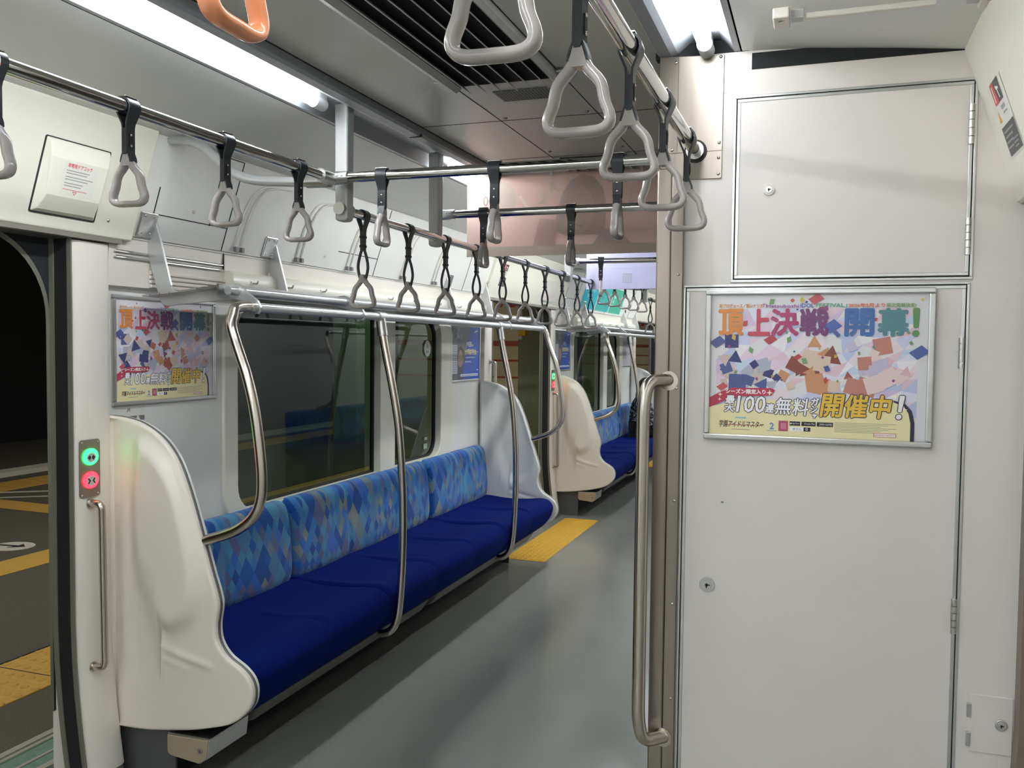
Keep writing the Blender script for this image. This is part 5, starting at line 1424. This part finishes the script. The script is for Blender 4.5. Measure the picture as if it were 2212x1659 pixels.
# turquoise notices on the sloping panel over the farther bench
for i, (y, c1, c2, lb) in enumerate(((5.50, (58, 190, 210), (150, 220, 228), 'turquoise notice on the sloping panel over the farther bench'), (6.08, (70, 186, 178), (120, 160, 150), 'second turquoise and green notice over the farther bench'), (6.66, (84, 190, 160), (190, 220, 210), 'third green notice over the farther bench'))):
    z = 1.80; x = 0.0415 + (z - 1.782) / 3.0
    t = rootm('wall_notice', frame_matrix((x, y, z), (0, 1, 0), (1 / 3.0, 0, 1)), lb, 'notice', 'coloured notices over the farther bench')
    p = Print(0.0005); rd = random.Random(i); p.rect(0, 0.54, 0, 0.26, I(*c1), 1)
    for k in range(9): 
        u, v, r = rd.uniform(.06, .48), rd.uniform(.05, .21), rd.uniform(.02, .05); p.disc(u, v, r, I(*(c2 if k % 2 else c1)), 2, ry=r * .7)
    p.build('print', t)

# ================================================================== SEATED PERSON at the far end of the farther bench
def skin_mesh(name, chains, m, parent, root=(0, 0), sub=2):
    me = bpy.data.meshes.new(name); vs_, es, rs = [], [], []
    idx = {}
    for ch in chains:
        prev = None
        for (pt, r) in ch:
            k = tuple(round(c, 4) for c in pt)
            if k not in idx: idx[k] = len(vs_); vs_.append(pt); rs.append(r)
            if prev is not None: es.append((prev, idx[k]))
            prev = idx[k]
    me.from_pydata(vs_, es, []); o = bpy.data.objects.new(name, me); COL.objects.link(o); o.parent = parent
    me.materials.append(m)
    md = o.modifiers.new('skin', 'SKIN'); md.use_smooth_shade = True
    ly = me.skin_vertices[0] if me.skin_vertices else None
    if ly is None:
        bpy.context.view_layer.objects.active = o
    sv = me.skin_vertices[0].data
    for i, r in enumerate(rs):
        sv[i].radius = r if isinstance(r, tuple) else (r, r); sv[i].use_root = (i == 0)
    s = o.modifiers.new('subsurf', 'SUBSURF'); s.levels = sub; s.render_levels = sub
    return o
pr_ = empty('person', (0.0, 7.42, 0.0), 'seated person in a black and white patterned jacket, head bowed', 'person')
J = lambda x, y, z: (x, y, z)
pel, bel, che, nec, hd0, hd1, hd2 = J(.25, 0, .53), J(.245, 0, .66), J(.262, 0, .82), J(.305, 0, .915), J(.335, 0, .955), J(.352, 0, 1.000), J(.340, 0, 1.050)
chains = [[(pel, (.12, .10)), (bel, (.125, .10)), (che, (.13, .10)), (nec, .052), (hd0, .068), (hd1, .082), (hd2, .070)]]
for s in (-1, 1):
    sh, el, wr, pm = J(.275, s * .165, .84), J(.34, s * .205, .63), J(.50, s * .095, .56), J(.555, s * .075, .555)
    chains.append([(che, (.13, .10)), (sh, .052), (el, .042), (wr, .030), (pm, (.034, .018))])
    hp, kn, an, ft = J(.28, s * .085, .525), J(.64, s * .10, .50), J(.62, s * .10, .10), J(.74, s * .105, .04)
    chains.append([(pel, (.12, .10)), (hp, .085), (kn, .062), (an, .042), (ft, .036)])
    for f in range(4):
        a = (f - 1.5) * .013
        chains.append([(pm, (.034, .018)), (J(.590, s * .075 + a, .552 - .004 * abs(f - 1)), .0088), (J(.612, s * .072 + a, .540), .0082), (J(.618, s * .070 + a, .522), .0074)])
    chains.append([(pm, (.034, .018)), (J(.565, s * .045, .566), .0095), (J(.588, s * .036, .572), .0082)])
body = skin_mesh('body', chains, M_skin, pr_)
jk = [[(J(.25, 0, .50), (.150, .125)), (J(.243, 0, .66), (.150, .125)), (J(.260, 0, .82), (.150, .122)), (J(.295, 0, .895), (.075, .075))]]
for s in (-1, 1): jk.append([(J(.260, 0, .82), (.150, .122)), (J(.275, s * .168, .845), .070), (J(.34, s * .208, .63), .064), (J(.485, s * .10, .565), .050)])
skin_mesh('jacket', jk, M_jacket, pr_)
tr_ = []
for s in (-1, 1): tr_.append([(J(.24, 0, .535), (.14, .095)), (J(.28, s * .09, .53), .095), (J(.645, s * .10, .505), .074), (J(.622, s * .10, .13), .058)])
skin_mesh('trousers', tr_, M_trous, pr_)
for s in (-1, 1):
    bm = B(); prism(bm, [(.57, 0.003), (.80, 0.003), (.81, .03), (.76, .065), (.66, .10), (.575, .10)], 'y', s * .105 - .042, s * .105 + .042); obj('shoe', bm, M_black, pr_, bevel=0.012, seg=3)
# face and hair
bm = B(); prism(bm, [(.425, .975), (.448, .962), (.427, .955)], 'y', -0.010, 0.010); obj('nose', bm, M_skin, body, bevel=0.004)
for s in (-1, 1):
    bm = B(); bmesh.ops.create_uvsphere(bm, u_segments=10, v_segments=8, radius=0.011, matrix=Matrix.Translation((.415, s * .030, .990))); obj('eye', bm, M_hair, body, smooth=60)
    bm = B(); bmesh.ops.create_uvsphere(bm, u_segments=10, v_segments=8, radius=0.020, matrix=Matrix.Translation((.345, s * .083, .985)) @ Matrix.Diagonal((.8, .4, 1.3, 1))); obj('ear', bm, M_skin, body, smooth=60)
bm = B(); box(bm, .414, .424, -.020, .020, .932, .939); obj('mouth', bm, mat('lips', rgb(176, 110, 104), .5), body, bevel=.003)
bm = B()
bmesh.ops.create_uvsphere(bm, u_segments=28, v_segments=18, radius=1.0)
for v in bm.verts:
    x, y, z = v.co
    d = 0
    px = .325 + .098 * x; py = .102 * y; pz = 1.008 + .100 * z
    if z < 0.15:                                   # long hair falling down the back and the sides
        f = (0.15 - z) / 1.15
        if x < 0.45: pz -= 0.26 * f; px -= 0.085 * f * (1 if x < 0 else .6); py *= 1 + 0.28 * f
        else: px -= 0.06 * f; pz += 0.06 * f; py *= 1 - .1 * f
    v.co = (px, py, pz)
obj('hair', bm, M_hair, pr_, smooth=80)
print('all done')
